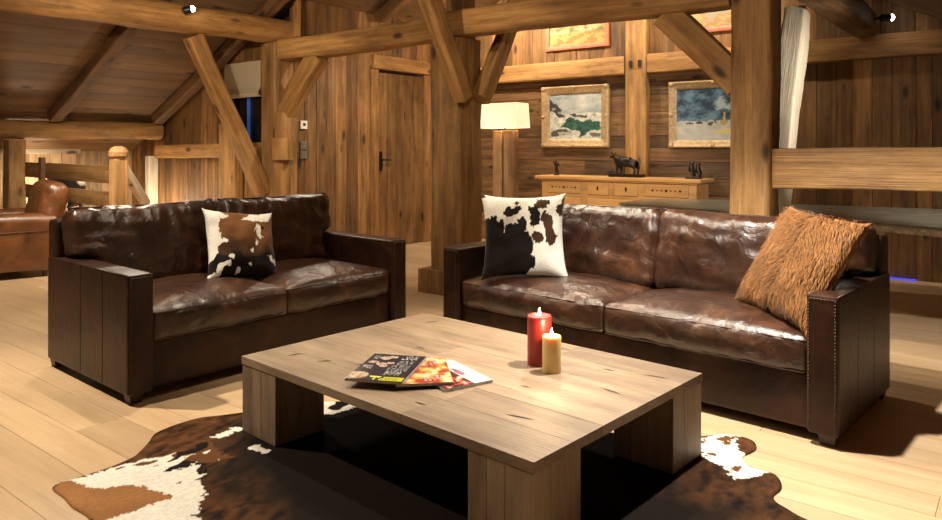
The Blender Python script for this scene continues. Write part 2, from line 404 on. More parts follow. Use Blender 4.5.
# stairwell wall under the eave
mb = MB(); x = 0.8
while x < 4.76:
    w = random.uniform(0.14, 0.2); mb.box(x, x + w - 0.004, 9.40, 9.43, 0, 1.17); x += w
M['board_pale'] = wood('pale stairwell boards', (0.30, 0.20, 0.105), (0.50, 0.36, 0.21), (0.64, 0.49, 0.31), 'Z', 1.2, 20, crack=0.5, vlo=0.8, vhi=1.15)
struct(mb.build('wall_stairwell', M['board_pale']))
beam('trim_2', (2.95, 9.37, 1.165), (4.1, 9.37, 1.165), 0.05, 0.07, 'beam_pale', wob=0.002); struct(bpy.data.objects['trim_2'])

# ceilings: boards along X on both slopes
for nm, sgn, y_end in (('ceiling_left', 1, 9.5), ('ceiling_right', -1, -1.6)):
    mb = MB(); u = 0.0; span = abs(y_end - RIDGE_Y)
    while u < span:
        w = min(random.uniform(0.13, 0.17), span - u + 0.001); x = -2.4 - random.random() * 2
        while x < 7.9:
            l = random.uniform(2.2, 3.6); a, b2 = max(x, -2.4), min(x + l, 7.9)
            if b2 > a:
                y0, y1 = RIDGE_Y + sgn * u, RIDGE_Y + sgn * (u + w - 0.004); z0, z1 = roof(y0), roof(y1)
                mb.hexa([(a, y0, z0), (b2 - .003, y0, z0), (b2 - .003, y1, z1), (a, y1, z1), (a, y0, z0 + .03), (b2 - .003, y0, z0 + .03), (b2 - .003, y1, z1 + .03), (a, y1, z1 + .03)])
            x += l
        u += w
    struct(mb.build(nm, M['ceil']))
mb = MB()
for sgn, ye in ((1, 9.6), (-1, -1.7)):
    mb.hexa([(-2.5, RIDGE_Y, RIDGE_Z + .04), (8, RIDGE_Y, RIDGE_Z + .04), (8, ye, roof(ye) + .04), (-2.5, ye, roof(ye) + .04), (-2.5, RIDGE_Y, RIDGE_Z + .12), (8, RIDGE_Y, RIDGE_Z + .12), (8, ye, roof(ye) + .12), (-2.5, ye, roof(ye) + .12)])
struct(mb.build('roof', M['beam_dark']))

# door
d = empty('door_1', (6.49, 6.17, 0)); struct(d)
mb = MB(); x = -0.40
for w in (0.17, 0.15, 0.16, 0.17, 0.15): mb.box(x, x + w - 0.003, 0.012, 0.05, 0.01, 2.10); x += w
mb.build('door_leaf', M['door'], d)
fr = MB(); fr.box(-0.52, -0.40, -0.03, 0.06, 0, 2.13, bev=0.006); fr.box(0.40, 0.52, -0.03, 0.06, 0, 2.13, bev=0.006); fr.build('door_frame', M['post'] if False else M['door'], d)
lt = MB(); lt.box(-0.50, 0.56, -0.055, 0.06, 2.135, 2.30, bev=0.01, tint=0.9); lt.build('lintel', M['beam'], d)
hd = MB(); hd.box(-0.355, -0.315, -0.004, 0.012, 0.93, 1.16); hd.tube([(-0.335, 0.0, 1.06), (-0.335, -0.045, 1.06), (-0.22, -0.045, 1.055)], 0.009); hd.build('door_handle', M['black_metal'], d)

# window behind the blind
w1 = empty('window_1', (4.80, 6.86, 0)); struct(w1)
mb = MB()
mb.box(-0.05, 0.05, -0.40, -0.335, 1.2, 2.16); mb.box(-0.05, 0.05, 0.335, 0.40, 1.2, 2.16); mb.box(-0.05, 0.05, -0.335, 0.335, 2.10, 2.16); mb.box(-0.06, 0.05, -0.335, 0.335, 1.2, 1.26)
mb.build('window_frame', M['door'], w1)
mb = MB(); mb.box(0.03, 0.036, -0.335, 0.335, 1.26, 2.10); mb.build('pane', M['glass_night'], w1)
mb = MB(); mb.box(0.0, 0.03, 0.02, 0.038, 1.26, 2.10); mb.build('blue_glow_strip', M['blue_glow'], w1)

# ------------------------------------------------------------------ timber frame
beam('eave_beam', (1.6, 8.6, 1.40), (4.72, 8.6, 1.40), 0.2, 0.2, 'beam', 'rough bark-edged beam under the lowest edge of the left ceiling slope', wob=0.016, rough=0.006, rnd=0.3)
pur = beam('purlin', (0.3, 6.33, 2.405), (4.90, 6.30, 2.41), 0.26, 0.255, 'beam', 'thick rounded beam crossing the top left corner towards the left post', rnd=0.38, wob=0.018, tint=0.85)
beam('brace', (3.80, 6.33, 2.265), (4.57, 6.30, 0.74), 0.13, 0.16, 'beam', 'long slanting brace from the thick rounded beam down to the foot of the left post', wob=0.01, tint=0.7)
lp = empty('timber_post', (4.73, 6.27, 0)); tag(lp, 'left timber post with a peg block on its side, beside the wall switches', 'post')
beam('shaft', (4.73, 6.27, 0), (4.73, 6.27, 2.285), 0.25, 0.25, 'post', parent=lp, tint=0.7, wob=0.01)
beam('doubler', (4.70, 6.09, 0), (4.70, 6.09, 1.56), 0.2, 0.13, 'beam', parent=lp, tint=0.6)
beam('peg_block', (4.615, 6.02, 1.08), (4.615, 6.02, 1.30), 0.16, 0.16, 'beam', parent=lp, tint=0.85, wob=0.004)
beam('knee_brace', (4.73, 6.12, 1.55), (4.73, 5.60, 2.12), 0.15, 0.20, 'beam', 'short curved knee brace between the left post and the tie beam', bow=0.03)
beam('tie_beam', (4.73, 6.14, 2.21), (4.73, 4.03, 2.215), 0.2, 0.21, 'beam', 'tie beam between the left post and the central post, above the door', rnd=0.16, tint=0.72, wob=0.012)
beam('tie_beam', (4.66, 3.86, 2.225), (4.70, 1.54, 2.205), 0.19, 0.215, 'beam', 'tie beam between the central post and the right post, in front of the paintings', rnd=0.16, tint=0.72, wob=0.012)
cp = empty('timber_post', (4.73, 3.86, 0)); tag(cp, 'massive central timber post on a square plinth between the two sofas', 'post')
beam('shaft', (4.73, 3.86, 0.19), (4.73, 3.86, 2.105), 0.32, 0.32, 'post', parent=cp, tint=0.6, wob=0.012)
beam('king_post', (4.85, 3.90, 2.12), (4.85, 3.90, 3.62), 0.18, 0.20, 'post', parent=cp, tint=0.4)
beam('plinth', (4.73, 3.86, 0), (4.73, 3.86, 0.19), 0.46, 0.46, 'post', parent=cp, tint=0.7, wob=0.004, rnd=0.04)
beam('ridge_brace', (4.56, 3.63, 1.60), (3.72, 3.63, 3.02), 0.12, 0.14, 'beam', 'steep brace leaning out of the central post towards the viewer, ahead of the tie beams', tint=0.6)
beam('ridge_brace', (4.78, 3.625, 1.60), (5.54, 3.625, 3.05), 0.11, 0.15, 'beam', 'curved brace rising from the central post towards the painting wall', bow=-0.04, tint=0.7)
rp = beam('timber_post', (4.73, 1.41, 0), (4.73, 1.41, 2.24), 0.245, 0.245, 'post', 'tall right timber post behind the larger sofa', 'post', tint=0.6, wob=0.012)
beam('knee_brace', (4.73, 1.50, 1.60), (4.73, 2.00, 2.11), 0.13, 0.19, 'beam', 'straight knee brace between the right post and the tie beam, over the snowy village painting', tint=0.7)
beam('leaning_strut', (5.17, 1.475, 0.01), (6.04, 1.475, 2.26), 0.13, 0.155, 'beam_pale', 'pale leaning strut lit by a spotlight, just right of the right post', tint=0.6, wob=0.016, bow=0.05, taper=1.25)
beam('rail_beam', (4.73, 1.285, 1.078), (4.73, -2.0, 1.078), 0.16, 0.245, 'beam', 'long horizontal rail beam at eye level running right from the right post', rnd=0.08, tint=0.6, wob=0.006)
beam('purlin', (3.2, 1.25, 2.36), (7.62, 1.25, 2.34), 0.24, 0.235, 'beam_dark', 'dark rounded purlin above the right end of the room with a spotlight', rnd=0.3, wob=0.016)
beam('purlin', (0.3, 3.86, 3.76), (7.6, 3.86, 3.76), 0.2, 0.24, 'beam_dark', 'ridge beam along the top of the roof, above the picture', rnd=0.2)
for xx, side, lab in ((3.45, 1, 'rafter nearest the viewer on the left ceiling slope'), (4.63, 1, 'rafter on the left ceiling slope above the blind window'),
                      (6.05, 1, 'rafter over the door, against the pale ceiling boards'),
                      (6.05, -1, 'dark rafter at the top right corner')):
    ya = 8.48 if (side == 1 and xx < 5) else (6.1 if side == 1 else -1.4)
    yb = RIDGE_Y + side * 0.2
    beam('rafter', (xx, ya, roof(ya) - 0.072 * 1.12), (xx, yb, roof(yb) - 0.072 * 1.12), 0.13, 0.125, 'beam_dark', lab, 'rafter', wob=0.012)
rb = bpy.data.objects['rail_beam']; ck = MB(); pts = []
nn = 60
for q in range(nn + 1):
    t = q / nn; x_ = 0.12 + 3.0 * t; wv = 0.006 * noise.noise(Vector((x_ * 3, 5, 1))); th_ = 0.0015 + 0.003 * max(0, noise.noise(Vector((x_ * 2.3, 2, 7))) + 0.4); pts.append((x_, wv + 0.01 * t, th_))
vs = []
for x_, z_, h_ in pts: vs += [(x_, 0.0835, z_ - h_), (x_, 0.0835, z_ + h_)]
ck.add(vs, [(2 * q, 2 * q + 2, 2 * q + 3, 2 * q + 1) for q in range(nn)]); ck.build('drying_crack', M['split'], rb)
# frame of the painting wall
wp = empty('wall_post', (7.58, 3.55, 0)); tag(wp, 'pegged vertical wall post between the two lower paintings', 'post')
beam('shaft', (7.585, 3.55, 0), (7.585, 3.55, 3.62), 0.12, 0.25, 'beam', parent=wp, roll=R(0), tint=0.75)
for yy in (3.60, 3.49):
    pg = MB(); pg.box(-0.075, -0.055, yy - 3.55 - 0.018, yy - 3.55 + 0.018, 2.11, 2.18); pg.build('peg', M['split'], wp)
beam('wall_beam', (7.59, 6.14, 2.135), (7.59, 3.69, 2.135), 0.12, 0.21, 'beam', 'wall beam above the green lake painting, left of the pegged wall post', tint=0.8)
beam('wall_beam', (7.59, 3.41, 2.135), (7.59, -2.3, 2.135), 0.12, 0.21, 'beam', 'long wall beam above the snowy village painting and the right vertical boards', tint=0.7)
# frame of the left wall
beam('wall_beam', (4.72, 8.62, 1.165), (4.72, 7.22, 1.165), 0.1, 0.16, 'beam', 'horizontal wall beam at the left, between the pale stud and the short post', tint=0.8)
beam('wall_beam', (4.70, 6.88, 1.14), (4.70, 6.50, 1.14), 0.1, 0.14, 'beam', 'short wall beam under the blind window', tint=0.6)
beam('stud', (4.70, 7.05, 0), (4.70, 7.05, 1.47), 0.31, 0.12, 'beam', 'short broad post left of the blind window, crossed by the long brace', 'post', roll=R(90), tint=0.7)
beam('stud', (4.71, 8.76, 0), (4.71, 8.76, 1.1), 0.13, 0.1, 'beam_pale', 'pale narrow stud at the left end of the wall beam, behind the stairs', 'post', tint=0.6)
beam('stud', (3.10, 8.60, 0), (3.10, 8.60, 1.29), 0.17, 0.17, 'beam', 'grey upright under the eave beam behind the railing', 'post', tint=0.7)
beam('corner_post', (4.84, 6.08, 2.36), (4.84, 6.08, 2.80), 0.05, 0.06, 'beam', 'slim pale upright above the left end of the tie beam', 'post', tint=0.95, wob=0.002)

# stair railing
rl = empty('stair_railing', (3.245, 6.63, 0)); tag(rl, 'wooden stair railing with wide boards behind the armchair', 'railing')
nw = MB(); q = 0.062
def octo(h0, h1, a, b2): return [(a, h0), (b2, h1)]
nw.box(-q, q, -q, q, 0, 1.10, bev=0.014, tint=0.5)
nw.lathe([(0.058, 1.10), (0.058, 1.118), (0.084, 1.125), (0.084, 1.165), (0.066, 1.20), (0.03, 1.217), (0.0, 1.218)], 16, tint=0.6)
nw.build('newel_post', M['newel'], rl)
for z0, z1 in ((0.868, 1.032), (0.645, 0.79), (0.41, 0.55)):
    beam('rail_board', (3.27, 6.695, (z0 + z1) / 2), (3.34, 9.25, (z0 + z1) / 2 + 0.01), 0.035, z1 - z0, 'beam', parent=rl, wob=0.002, tint=0.3)
beam('baluster', (3.27, 8.35, 0), (3.27, 8.35, 1.10), 0.05, 0.07, 'beam_dark', parent=rl, wob=0.002, tint=0.6)
beam('handrail', (3.325, 6.73, 1.03), (4.22, 7.95, 0.55), 0.05, 0.13, 'beam_pale', parent=rl, wob=0.003, tint=0.9)

# hide-covered seat glimpsed through the railing
hs = empty('hide_stool', (3.72, 8.85, 0)); tag(hs, 'black and white hide seat with curled horns seen through the stair railing', 'stool')
def blob(name, rx, ry, rz, c, mat, parent, seed=1.0, amp=0.08, paint=None, nu=28, nv=16):
    mbv = []; fs = []
    for i in range(nv + 1):
        th = math.pi * i / nv
        for k in range(nu):
            ph = 2 * math.pi * k / nu; p = Vector((math.sin(th) * math.cos(ph), math.sin(th) * math.sin(ph), math.cos(th)))
            s = 1 + amp * noise.noise(p * 1.6 + Vector((seed, 0, 0))); mbv.append((c[0] + p.x * rx * s, c[1] + p.y * ry * s, c[2] + p.z * rz * s))
    for i in range(nv):
        for k in range(nu): fs.append((i * nu + k, i * nu + (k + 1) % nu, (i + 1) * nu + (k + 1) % nu, (i + 1) * nu + k))
    me = bpy.data.meshes.new(name); me.from_pydata(mbv, [], fs); me.update()
    bm = bmesh.new(); bm.from_mesh(me); bmesh.ops.remove_doubles(bm, verts=bm.verts[:], dist=1e-5); bmesh.ops.recalc_face_normals(bm, faces=bm.faces[:]); bm.to_mesh(me); bm.free()
    if paint: vcol(me, [paint(v.co) for v in me.vertices])
    return link(name, me, mat, parent, smooth=True)
def stoolpaint(p):
    return (0.75, 0.70, 0.60) if noise.noise(Vector(p) * 5 + Vector((4.2, 1, 0))) > 0.18 else (0.02, 0.016, 0.013)
blob('seat', 0.20, 0.30, 0.22, (0, 0, 0.72), M['hide'], hs, 3.0, 0.15, stoolpaint)
for sy in (-1, 1):
    hb = MB(); pts = [(0.0, sy * (0.26 + 0.05 * math.sin(a)), 0.86 + 0.045 * (1 - math.cos(a))) for a in [k * 0.45 for k in range(11)]]
    hb.tube(pts, [0.02 - 0.0015 * k for k in range(11)]); hb.build('horn', M['horn'], hs, smooth=True)
for sx, sy in ((-1, -1), (1, -1), (-1, 1), (1, 1)):
    lb = MB(); lb.tube([(sx * 0.16, sy * 0.22, 0), (sx * 0.10, sy * 0.14, 0.6)], 0.025); lb.build('leg', M['foot'], hs)

# ------------------------------------------------------------------ upholstery helpers
def ridge(v): return 1 - abs(noise.noise(v)) * 2

def cushion(name, sx, sy, sz, r, puff, mat, parent, seed, wr=0.006, front_sag=0.0, n=0.022, axis_puff='z', wfun=None, mtx=None, flare=None):
    """soft rounded box centred on the origin in x,y, bottom at 0"""
    nx, ny, nz = max(6, int(sx / n)), max(6, int(sy / n)), max(4, int(sz / n))
    bm = bmesh.new()
    def face(fn, a, b2):
        g = [[bm.verts.new(fn(i / a * 2 - 1, j / b2 * 2 - 1)) for j in range(b2 + 1)] for i in range(a + 1)]
        for i in range(a):
            for j in range(b2): bm.faces.new((g[i][j], g[i + 1][j], g[i + 1][j + 1], g[i][j + 1]))
    face(lambda u, v: (u, v, 1), nx, ny); face(lambda u, v: (u, v, -1), nx, ny)
    face(lambda u, v: (u, 1, v), nx, nz); face(lambda u, v: (u, -1, v), nx, nz)
    face(lambda u, v: (1, u, v), ny, nz); face(lambda u, v: (-1, u, v), ny, nz)
    bmesh.ops.remove_doubles(bm, verts=bm.verts[:], dist=1e-5)
    H = Vector((sx / 2, sy / 2, sz / 2))
    for vt in bm.verts:
        u, v, w = vt.co
        p = Vector((u * H.x, v * H.y, w * H.z))
        inn = Vector([max(-(H[k] - r), min(H[k] - r, p[k])) for k in range(3)])
        dd = p - inn
        nrm = dd.normalized() if dd.length > 1e-6 else Vector((0, 0, 1))
        if dd.length > 1e-6: p = inn + nrm * min(r, max(abs(dd.x), abs(dd.y), abs(dd.z)))
        if axis_puff == 'z':
            k = max(0, 1 - abs(u) ** 3) * max(0, 1 - abs(v) ** 3); p.z += puff * k * w
            p.y += -0.35 * puff * max(0, 1 - abs(u) ** 4) * (1 - w * w) * (-1 if v > 0.5 else 1 if v < -0.5 else 0) * 1.0
        else:
            k = max(0, 1 - abs(u) ** 3) * max(0, 1 - abs(w) ** 3); p.y += puff * k * v
            # top edge sags between the corners
            p.z -= front_sag * (1 - u * u) * (w > 0) * max(0, w)
        if flare and u * flare[0] > 0:
            h_ = max(0.0, min(1.0, (w - flare[2]) / 0.25)); p.x += flare[0] * flare[1] * h_ * h_ * (3 - 2 * h_) * abs(u) ** 1.5
        if wfun: dsp = wfun(u, v, w)
        else: dsp = 0
        q = Vector((p.x * 7 + seed, p.y * 7, p.z * 7))
        dsp += wr * (noise.noise(q) + 0.5 * noise.noise(q * 2.3))
        # creases: ridged noise that gathers toward the seams
        edge = max(abs(u) ** 2, abs(v if axis_puff == 'z' else w) ** 2)
        cx = (noise.noise(Vector((p.x * 16 + seed, p.y * 6, p.z * 6))) if axis_puff == 'y' else noise.noise(Vector((p.x * 17 + seed, p.y * 8, p.z * 5))))
        dsp += wr * 1.3 * edge * (1 - 2 * abs(cx))
        vt.co = p + nrm * dsp
        vt.co.z += sz / 2
    bmesh.ops.recalc_face_normals(bm, faces=bm.faces[:])
    me = bpy.data.meshes.new(name); bm.to_mesh(me); bm.free()
    o = link(name, me, mat, parent, smooth=True)
    if mtx is not None: o.matrix_local = mtx
    return o

def welt(name, sx, sy, z, r, rad, parent, mat, mtx=None, upright=False, sag=0.0):
    pts = []
    for cx, cy, a0 in ((1, 1, 0), (-1, 1, 90), (-1, -1, 180), (1, -1, 270)):
        for k in range(5):
            a = R(a0 + 22.5 * k); pts.append((cx * (sx / 2 - r) + r * math.cos(a), cy * (sy / 2 - r) + r * math.sin(a)))
    out = []
    for i, (a, b2) in enumerate(pts):
        c, d2 = pts[(i + 1) % len(pts)]; L = math.hypot(c - a, d2 - b2); n = max(1, int(L / 0.05))
        for k in range(n):
            t = k / n; out.append((a + (c - a) * t, b2 + (d2 - b2) * t))
    m = MB()
    if upright: m.tube([(a, z + noise.noise(Vector((a * 9, b2 * 9, 1))) * 0.003, b2 + sy / 2 - sag * (1 - (2 * a / sx) ** 2) * (b2 > 0)) for a, b2 in out], rad, 6, closed=True)
    else: m.tube([(a, b2, z + noise.noise(Vector((a * 9, b2 * 9, 1))) * 0.003) for a, b2 in out], rad, 6, closed=True)
    o = m.build(name, mat, parent, smooth=True)
    return o

def soft_box(name, x0, x1, y0, y1, z0, z1, mat, parent, bev=0.018, seams=(), seam_axis='y'):
    """leather-covered block; vertical seams pressed into its outer sides"""
    bm = bmesh.new(); bmesh.ops.create_cube(bm, size=1)
    for v in bm.verts: v.co = Vector(((x0 + x1) / 2 + v.co.x * (x1 - x0), (y0 + y1) / 2 + v.co.y * (y1 - y0), (z0 + z1) / 2 + v.co.z * (z1 - z0)))
    for s in seams:
        for o2, sgn in ((-0.0045, 0), (0, 1), (0.0045, 0)):
            no = Vector((0, 1, 0)) if seam_axis == 'y' else Vector((1, 0, 0))
            co = Vector((0, s + o2, 0)) if seam_axis == 'y' else Vector((s + o2, 0, 0))
            bmesh.ops.bisect_plane(bm, geom=bm.verts[:] + bm.edges[:] + bm.faces[:], plane_co=co, plane_no=no)
    ed = [e for e in bm.edges if len(e.link_faces) == 2 and e.calc_face_angle(0) > 0.5]
    bmesh.ops.bevel(bm, geom=ed, offset=bev, segments=4, affect='EDGES', profile=0.6)
    cx, cz = (x0 + x1) / 2, (z0 + z1) / 2
    for v in bm.verts:
        for s in seams:
            if seam_axis == 'y' and abs(v.co.y - s) < 0.002: v.co.x -= math.copysign(0.005, v.co.x - cx)
    bmesh.ops.recalc_face_normals(bm, faces=bm.faces[:])
    me = bpy.data.meshes.new(name); bm.to_mesh(me); bm.free()
    o = link(name, me, mat, parent); auto_smooth(o, 25); return o

def make_sofa(loc, rz, W, label, seed, D=0.86, BH=0.475):
    AW, AH = 0.125, 0.606
    s = empty('leather_sofa', loc, rz); tag(s, label, 'sofa')
    L0, L1 = M['leather'], M['leather_seat']
    bz = 0.045
    rail = soft_box('base', AW - 0.005, W - AW + 0.005, 0.03, D - 0.02, bz, 0.275, L0, s)
    for side, x0 in ((0, 0.0), (1, W - AW)):
        a = soft_box('armrest', x0, x0 + AW, 0.0, D - 0.03, bz, AH, L0, s, 0.016, seams=(0.27, 0.53))
        # front panel of the arm with welt and nail heads
        p = soft_box('arm_front_panel', x0 + 0.012, x0 + AW - 0.012, -0.008, 0.004, bz + 0.004, AH - 0.012, L0, a, 0.004)
        nb = MB()
        for cx in (x0 + 0.012, x0 + AW - 0.012):
            z = bz + 0.015
            while z < AH - 0.015:
                nb.lathe([(0.0046, 0), (0.0038, 0.0022), (0.0018, 0.0036)], 6, mat=Matrix.Translation((cx, -0.007, z)) @ Matrix.Rotation(R(90), 4, 'X')); z += 0.0135
        z = x0 + 0.022
        while z < x0 + AW - 0.02:
            nb.lathe([(0.0046, 0), (0.0038, 0.0022), (0.0018, 0.0036)], 6, mat=Matrix.Translation((z, -0.007, AH - 0.014)) @ Matrix.Rotation(R(90), 4, 'X')); z += 0.0135
        nb.build('nailhead_trim', M['nail'], a)
        wl = MB()
        xo = x0 + 0.006 if side == 0 else x0 + AW - 0.006
        wl.tube([(xo, 0.01, AH - 0.004), (xo, D - 0.05, AH - 0.004)], 0.005, 6); wl.build('piping', L0, a, smooth=True)
    soft_box('back_frame', 0.012, W - 0.012, D - 0.13, D, bz, 0.335 + BH, L0, s, 0.03)
    cw = (W - 2 * AW) / 2
    for k in range(2):
        cx = AW + cw * (k + 0.5)
        sd_ = D - 0.20
        c = cushion('seat_cushion', cw - 0.001, sd_, 0.15, 0.024, 0.052, L1, s, seed + k * 5.1, wr=0.0045)
        c.location = (cx, 0.02 + sd_ / 2, 0.268)
        welt('piping', cw - 0.008, sd_ - 0.004, 0.138, 0.024, 0.006, c, L1)
        welt('piping', cw - 0.008, sd_ - 0.004, 0.012, 0.024, 0.006, c, L1)
        def wf(u, v, w, sd=seed + k * 3.3):
            # long soft pull folds running down from the top edge
            t = max(0.0, (w + 0.2) / 1.2)
            f = noise.noise(Vector((u * 6.5 + sd, w * 0.8 - u * 0.3, v))) + 0.9 * noise.noise(Vector((u * 15 + sd, w * 1.3 + u, v)))
            t *= 0.25 + 0.75 * min(1.0, (1 - abs(w)) * 4)
            g = noise.noise(Vector((u * 2.2 + w * 3.0 + sd, w * 2.4 - u * 1.2, 4.0)))
            return 0.015 * t * f + 0.010 * g
        b = cushion('back_cushion', cw + 0.01, 0.20, BH, 0.06, 0.04, L1, s, seed + k * 7.7 + 2, wr=0.0032, front_sag=0.008, axis_puff='y', wfun=wf, n=0.016, flare=((-1, 1)[k], 0.085, -0.25))
        b.rotation_euler = (R(-13), 0, 0); b.location = (cx, D - 0.27, 0.405)
        pm = MB(); pts = []
        for q in range(31):
            uu = q / 30 * 2 - 1; xx = uu * (cw + 0.01) / 2; fl = 0.085 * abs(uu) ** 1.5 if uu * (-1, 1)[k] > 0 else 0.0
            pts.append((xx * 0.97 + (-1, 1)[k] * fl, -0.062 + 0.004 * noise.noise(Vector((uu * 5, seed, k))), BH - 0.006 - 0.008 * (1 - uu * uu) + 0.003 * noise.noise(Vector((uu * 4, seed + 9, k)))))
        pm.tube(pts, 0.0065, 6); pm.build('piping', L0, b, smooth=True)
    for fx in (0.015, W - 0.085):
        for fy in (0.012, D - 0.09):
            fb = MB(); q = 0.008
            fb.hexa([(fx + q, fy + q, 0), (fx + 0.07 - q, fy + q, 0), (fx + 0.07 - q, fy + 0.07 - q, 0), (fx + q, fy + 0.07 - q, 0), (fx, fy, bz + 0.01), (fx + 0.07, fy, bz + 0.01), (fx + 0.07, fy + 0.07, bz + 0.01), (fx, fy + 0.07, bz + 0.01)])
            fb.build('foot', M['foot'], s)
    return s

LS = make_sofa((1.665, 3.318, 0), R(-2.4), 1.80, 'smaller two-seat dark brown leather sofa at the left, behind the coffee table', 1.0, 1.0)
RS = make_sofa((3.325, 2.81, 0), R(-94.3), 2.197, 'longer dark brown leather sofa at the right with an orange fur pillow', 11.0, 0.86, 0.455)

# ------------------------------------------------------------------ throw pillows
HN = lambda u, v, s, a=0.03, f=9: (u + a * noise.noise(Vector((u * f, v * f, s))), v + a * noise.noise(Vector((u * f, v * f, s + 40))))
def HF(u, v, s, a, f):
    u, v = HN(u, v, s, a, f)
    return u + 0.02 * noise.noise(Vector((u * 42, v * 20, s))), v + 0.03 * noise.noise(Vector((u * 55, v * 18, s + 9)))
WHITE, BLACK, BROWN, GINGER = (0.80, 0.775, 0.70), (0.010, 0.0065, 0.005), (0.135, 0.056, 0.020), (0.30, 0.14, 0.055)
def ell(u, v, cx, cy, rx, ry): return ((u - cx) / rx) ** 2 + ((v - cy) / ry) ** 2 < 1

def pillow(name, P, size, thick, mat, label, paint, n=130, group=None, pinch=0.08):
    cx, cy, cz, yaw, t, r = P
    n2 = Vector((math.cos(yaw), math.sin(yaw), 0)); rv = Vector((-n2.y, n2.x, 0)); uv = Vector((-n2.x * math.sin(t), -n2.y * math.sin(t), math.cos(t)))
    X = rv * math.cos(r) + uv * math.sin(r); Y = -rv * math.sin(r) + uv * math.cos(r); Z = X.cross(Y)
    bm = bmesh.new(); cols = []; grid = {}
    for s in (1, -1):
        for i in range(n + 1):
            for j in range(n + 1):
                u, v = i / n * 2 - 1, j / n * 2 - 1
                rim = (i in (0, n)) or (j in (0, n))
                if s == -1 and rim: grid[(s, i, j)] = grid[(1, i, j)]; continue
                px = u * (1 - pinch * (1 - v * v) * abs(u) ** 1.5); py = v * (1 - pinch * (1 - u * u) * abs(v) ** 1.5)
                ear = 1 + 0.06 * (u * v) ** 6; px *= ear; py *= ear
                h = ((1 - u ** 4) * (1 - v ** 4)) ** 0.55
                z = s * thick / 2 * h + 0.006 * noise.noise(Vector((u * 3, v * 3, s * 2.0 + size))) * h
                z += 0.012 * noise.noise(Vector((u * 2.2, v * 2.2, size * 9)))
                vt = bm.verts.new((px * size / 2, py * size / 2, z)); grid[(s, i, j)] = vt
                cols.append(paint((u + 1) / 2, (1 - v) / 2, s))
    for s in (1, -1):
        for i in range(n):
            for j in range(n):
                q = [grid[(s, i, j)], grid[(s, i + 1, j)], grid[(s, i + 1, j + 1)], grid[(s, i, j + 1)]]
                bm.faces.new(q if s == 1 else q[::-1])
    me = bpy.data.meshes.new(name); bm.to_mesh(me); bm.free(); vcol(me, cols)
    o = link(name, me, mat, None, smooth=True)
    o.matrix_world = Matrix.Translation((cx, cy, cz)) @ Matrix((X, Y, Z)).transposed().to_4x4()
    tag(o, label, 'pillow', group); return o

def paint_brown(u, v, s):
    u, v = HF(u, v, 1.5, 0.06, 9)
    if s < 0: return BROWN
    wh = [[(-.1, -.1), (.12, -.02), (.34, .10), (.2, .13), (.17, .2), (.13, .3), (.15, .42), (.22, .5), (.15, .56), (.1, .62), (.06, .74), (-.1, .78)],
          [(.5, .14), (.62, .08), (.80, .03), (1.1, -.1), (1.1, .10), (.97, .08), (.88, .14), (.80, .16), (.66, .17), (.56, .19)],
          [(-.1, 1.1), (-.02, .98), (.14, .84), (.24, .80), (.25, .86), (.16, .92), (.06, 1.1)],
          [(.67, .26), (.73, .25), (.76, .42), (.70, .45)], [(.82, .72), (1.1, .76), (1.1, .81), (.86, .79)]]
    for p in wh:
        if inside((u, v), p): return WHITE
    for e in ((.66, .5, .035, .03), (.58, .6, .03, .03), (.27, .74, .05, .03), (.56, .84, .045, .025), (.36, .93, .03, .05)):
        if ell(u, v, *e): return WHITE
    k = v + 0.04 + 0.12 * noise.noise(Vector((u * 5, v * 5, 7)))
    if k > 0.70: return BLACK
    if ell(u, v, .74, .3, .06, .05): return BLACK
    g = noise.noise(Vector((u * 3, v * 3, 2))) * 0.5 + 0.5
    a = max(0, min(1, (k - 0.5) / 0.22))
    b2 = [BROWN[i] * (0.8 + 0.9 * g) for i in range(3)]
    return tuple(b2[i] * (1 - a) + BLACK[i] * a for i in range(3))

def paint_black(u, v, s):
    u, v = HF(u, v, 5.5, 0.045, 10)
    if s < 0: return BLACK
    if inside((u, v), [(-.1, .36), (.02, .30), (.14, .27), (.18, .38), (.26, .36), (.27, .42), (.24, .50), (.32, .40), (.42, .38), (.50, .46), (.57, .52), (.60, .64), (.56, .76), (.64, .80), (.63, .90), (.56, .96), (.5, 1.1), (-.1, 1.1)]): return BLACK
    for e in ((.36, .22, .09, .055), (.43, .17, .05, .04), (.48, .37, .05, .07), (.63, .29, .07, .15), (.58, .2, .04, .07)):
        if ell(u, v, *e): return BLACK
    DK = (0.055, 0.024, 0.012)
    for e in ((.72, .11, .10, .07), (.80, .40, .07, .15), (.84, .56, .06, .08), (.66, .54, .075, .05), (.40, .09, .03, .025), (.76, .30, .05, .07)):
        if ell(u, v, *e): return DK
    if inside((u, v), [(.92, .14), (.97, .06), (1.1, -.1), (1.1, .30), (.99, .28), (.91, .2)]): return DK
    if u < 0.03 and v < 0.06: return DK
    return WHITE

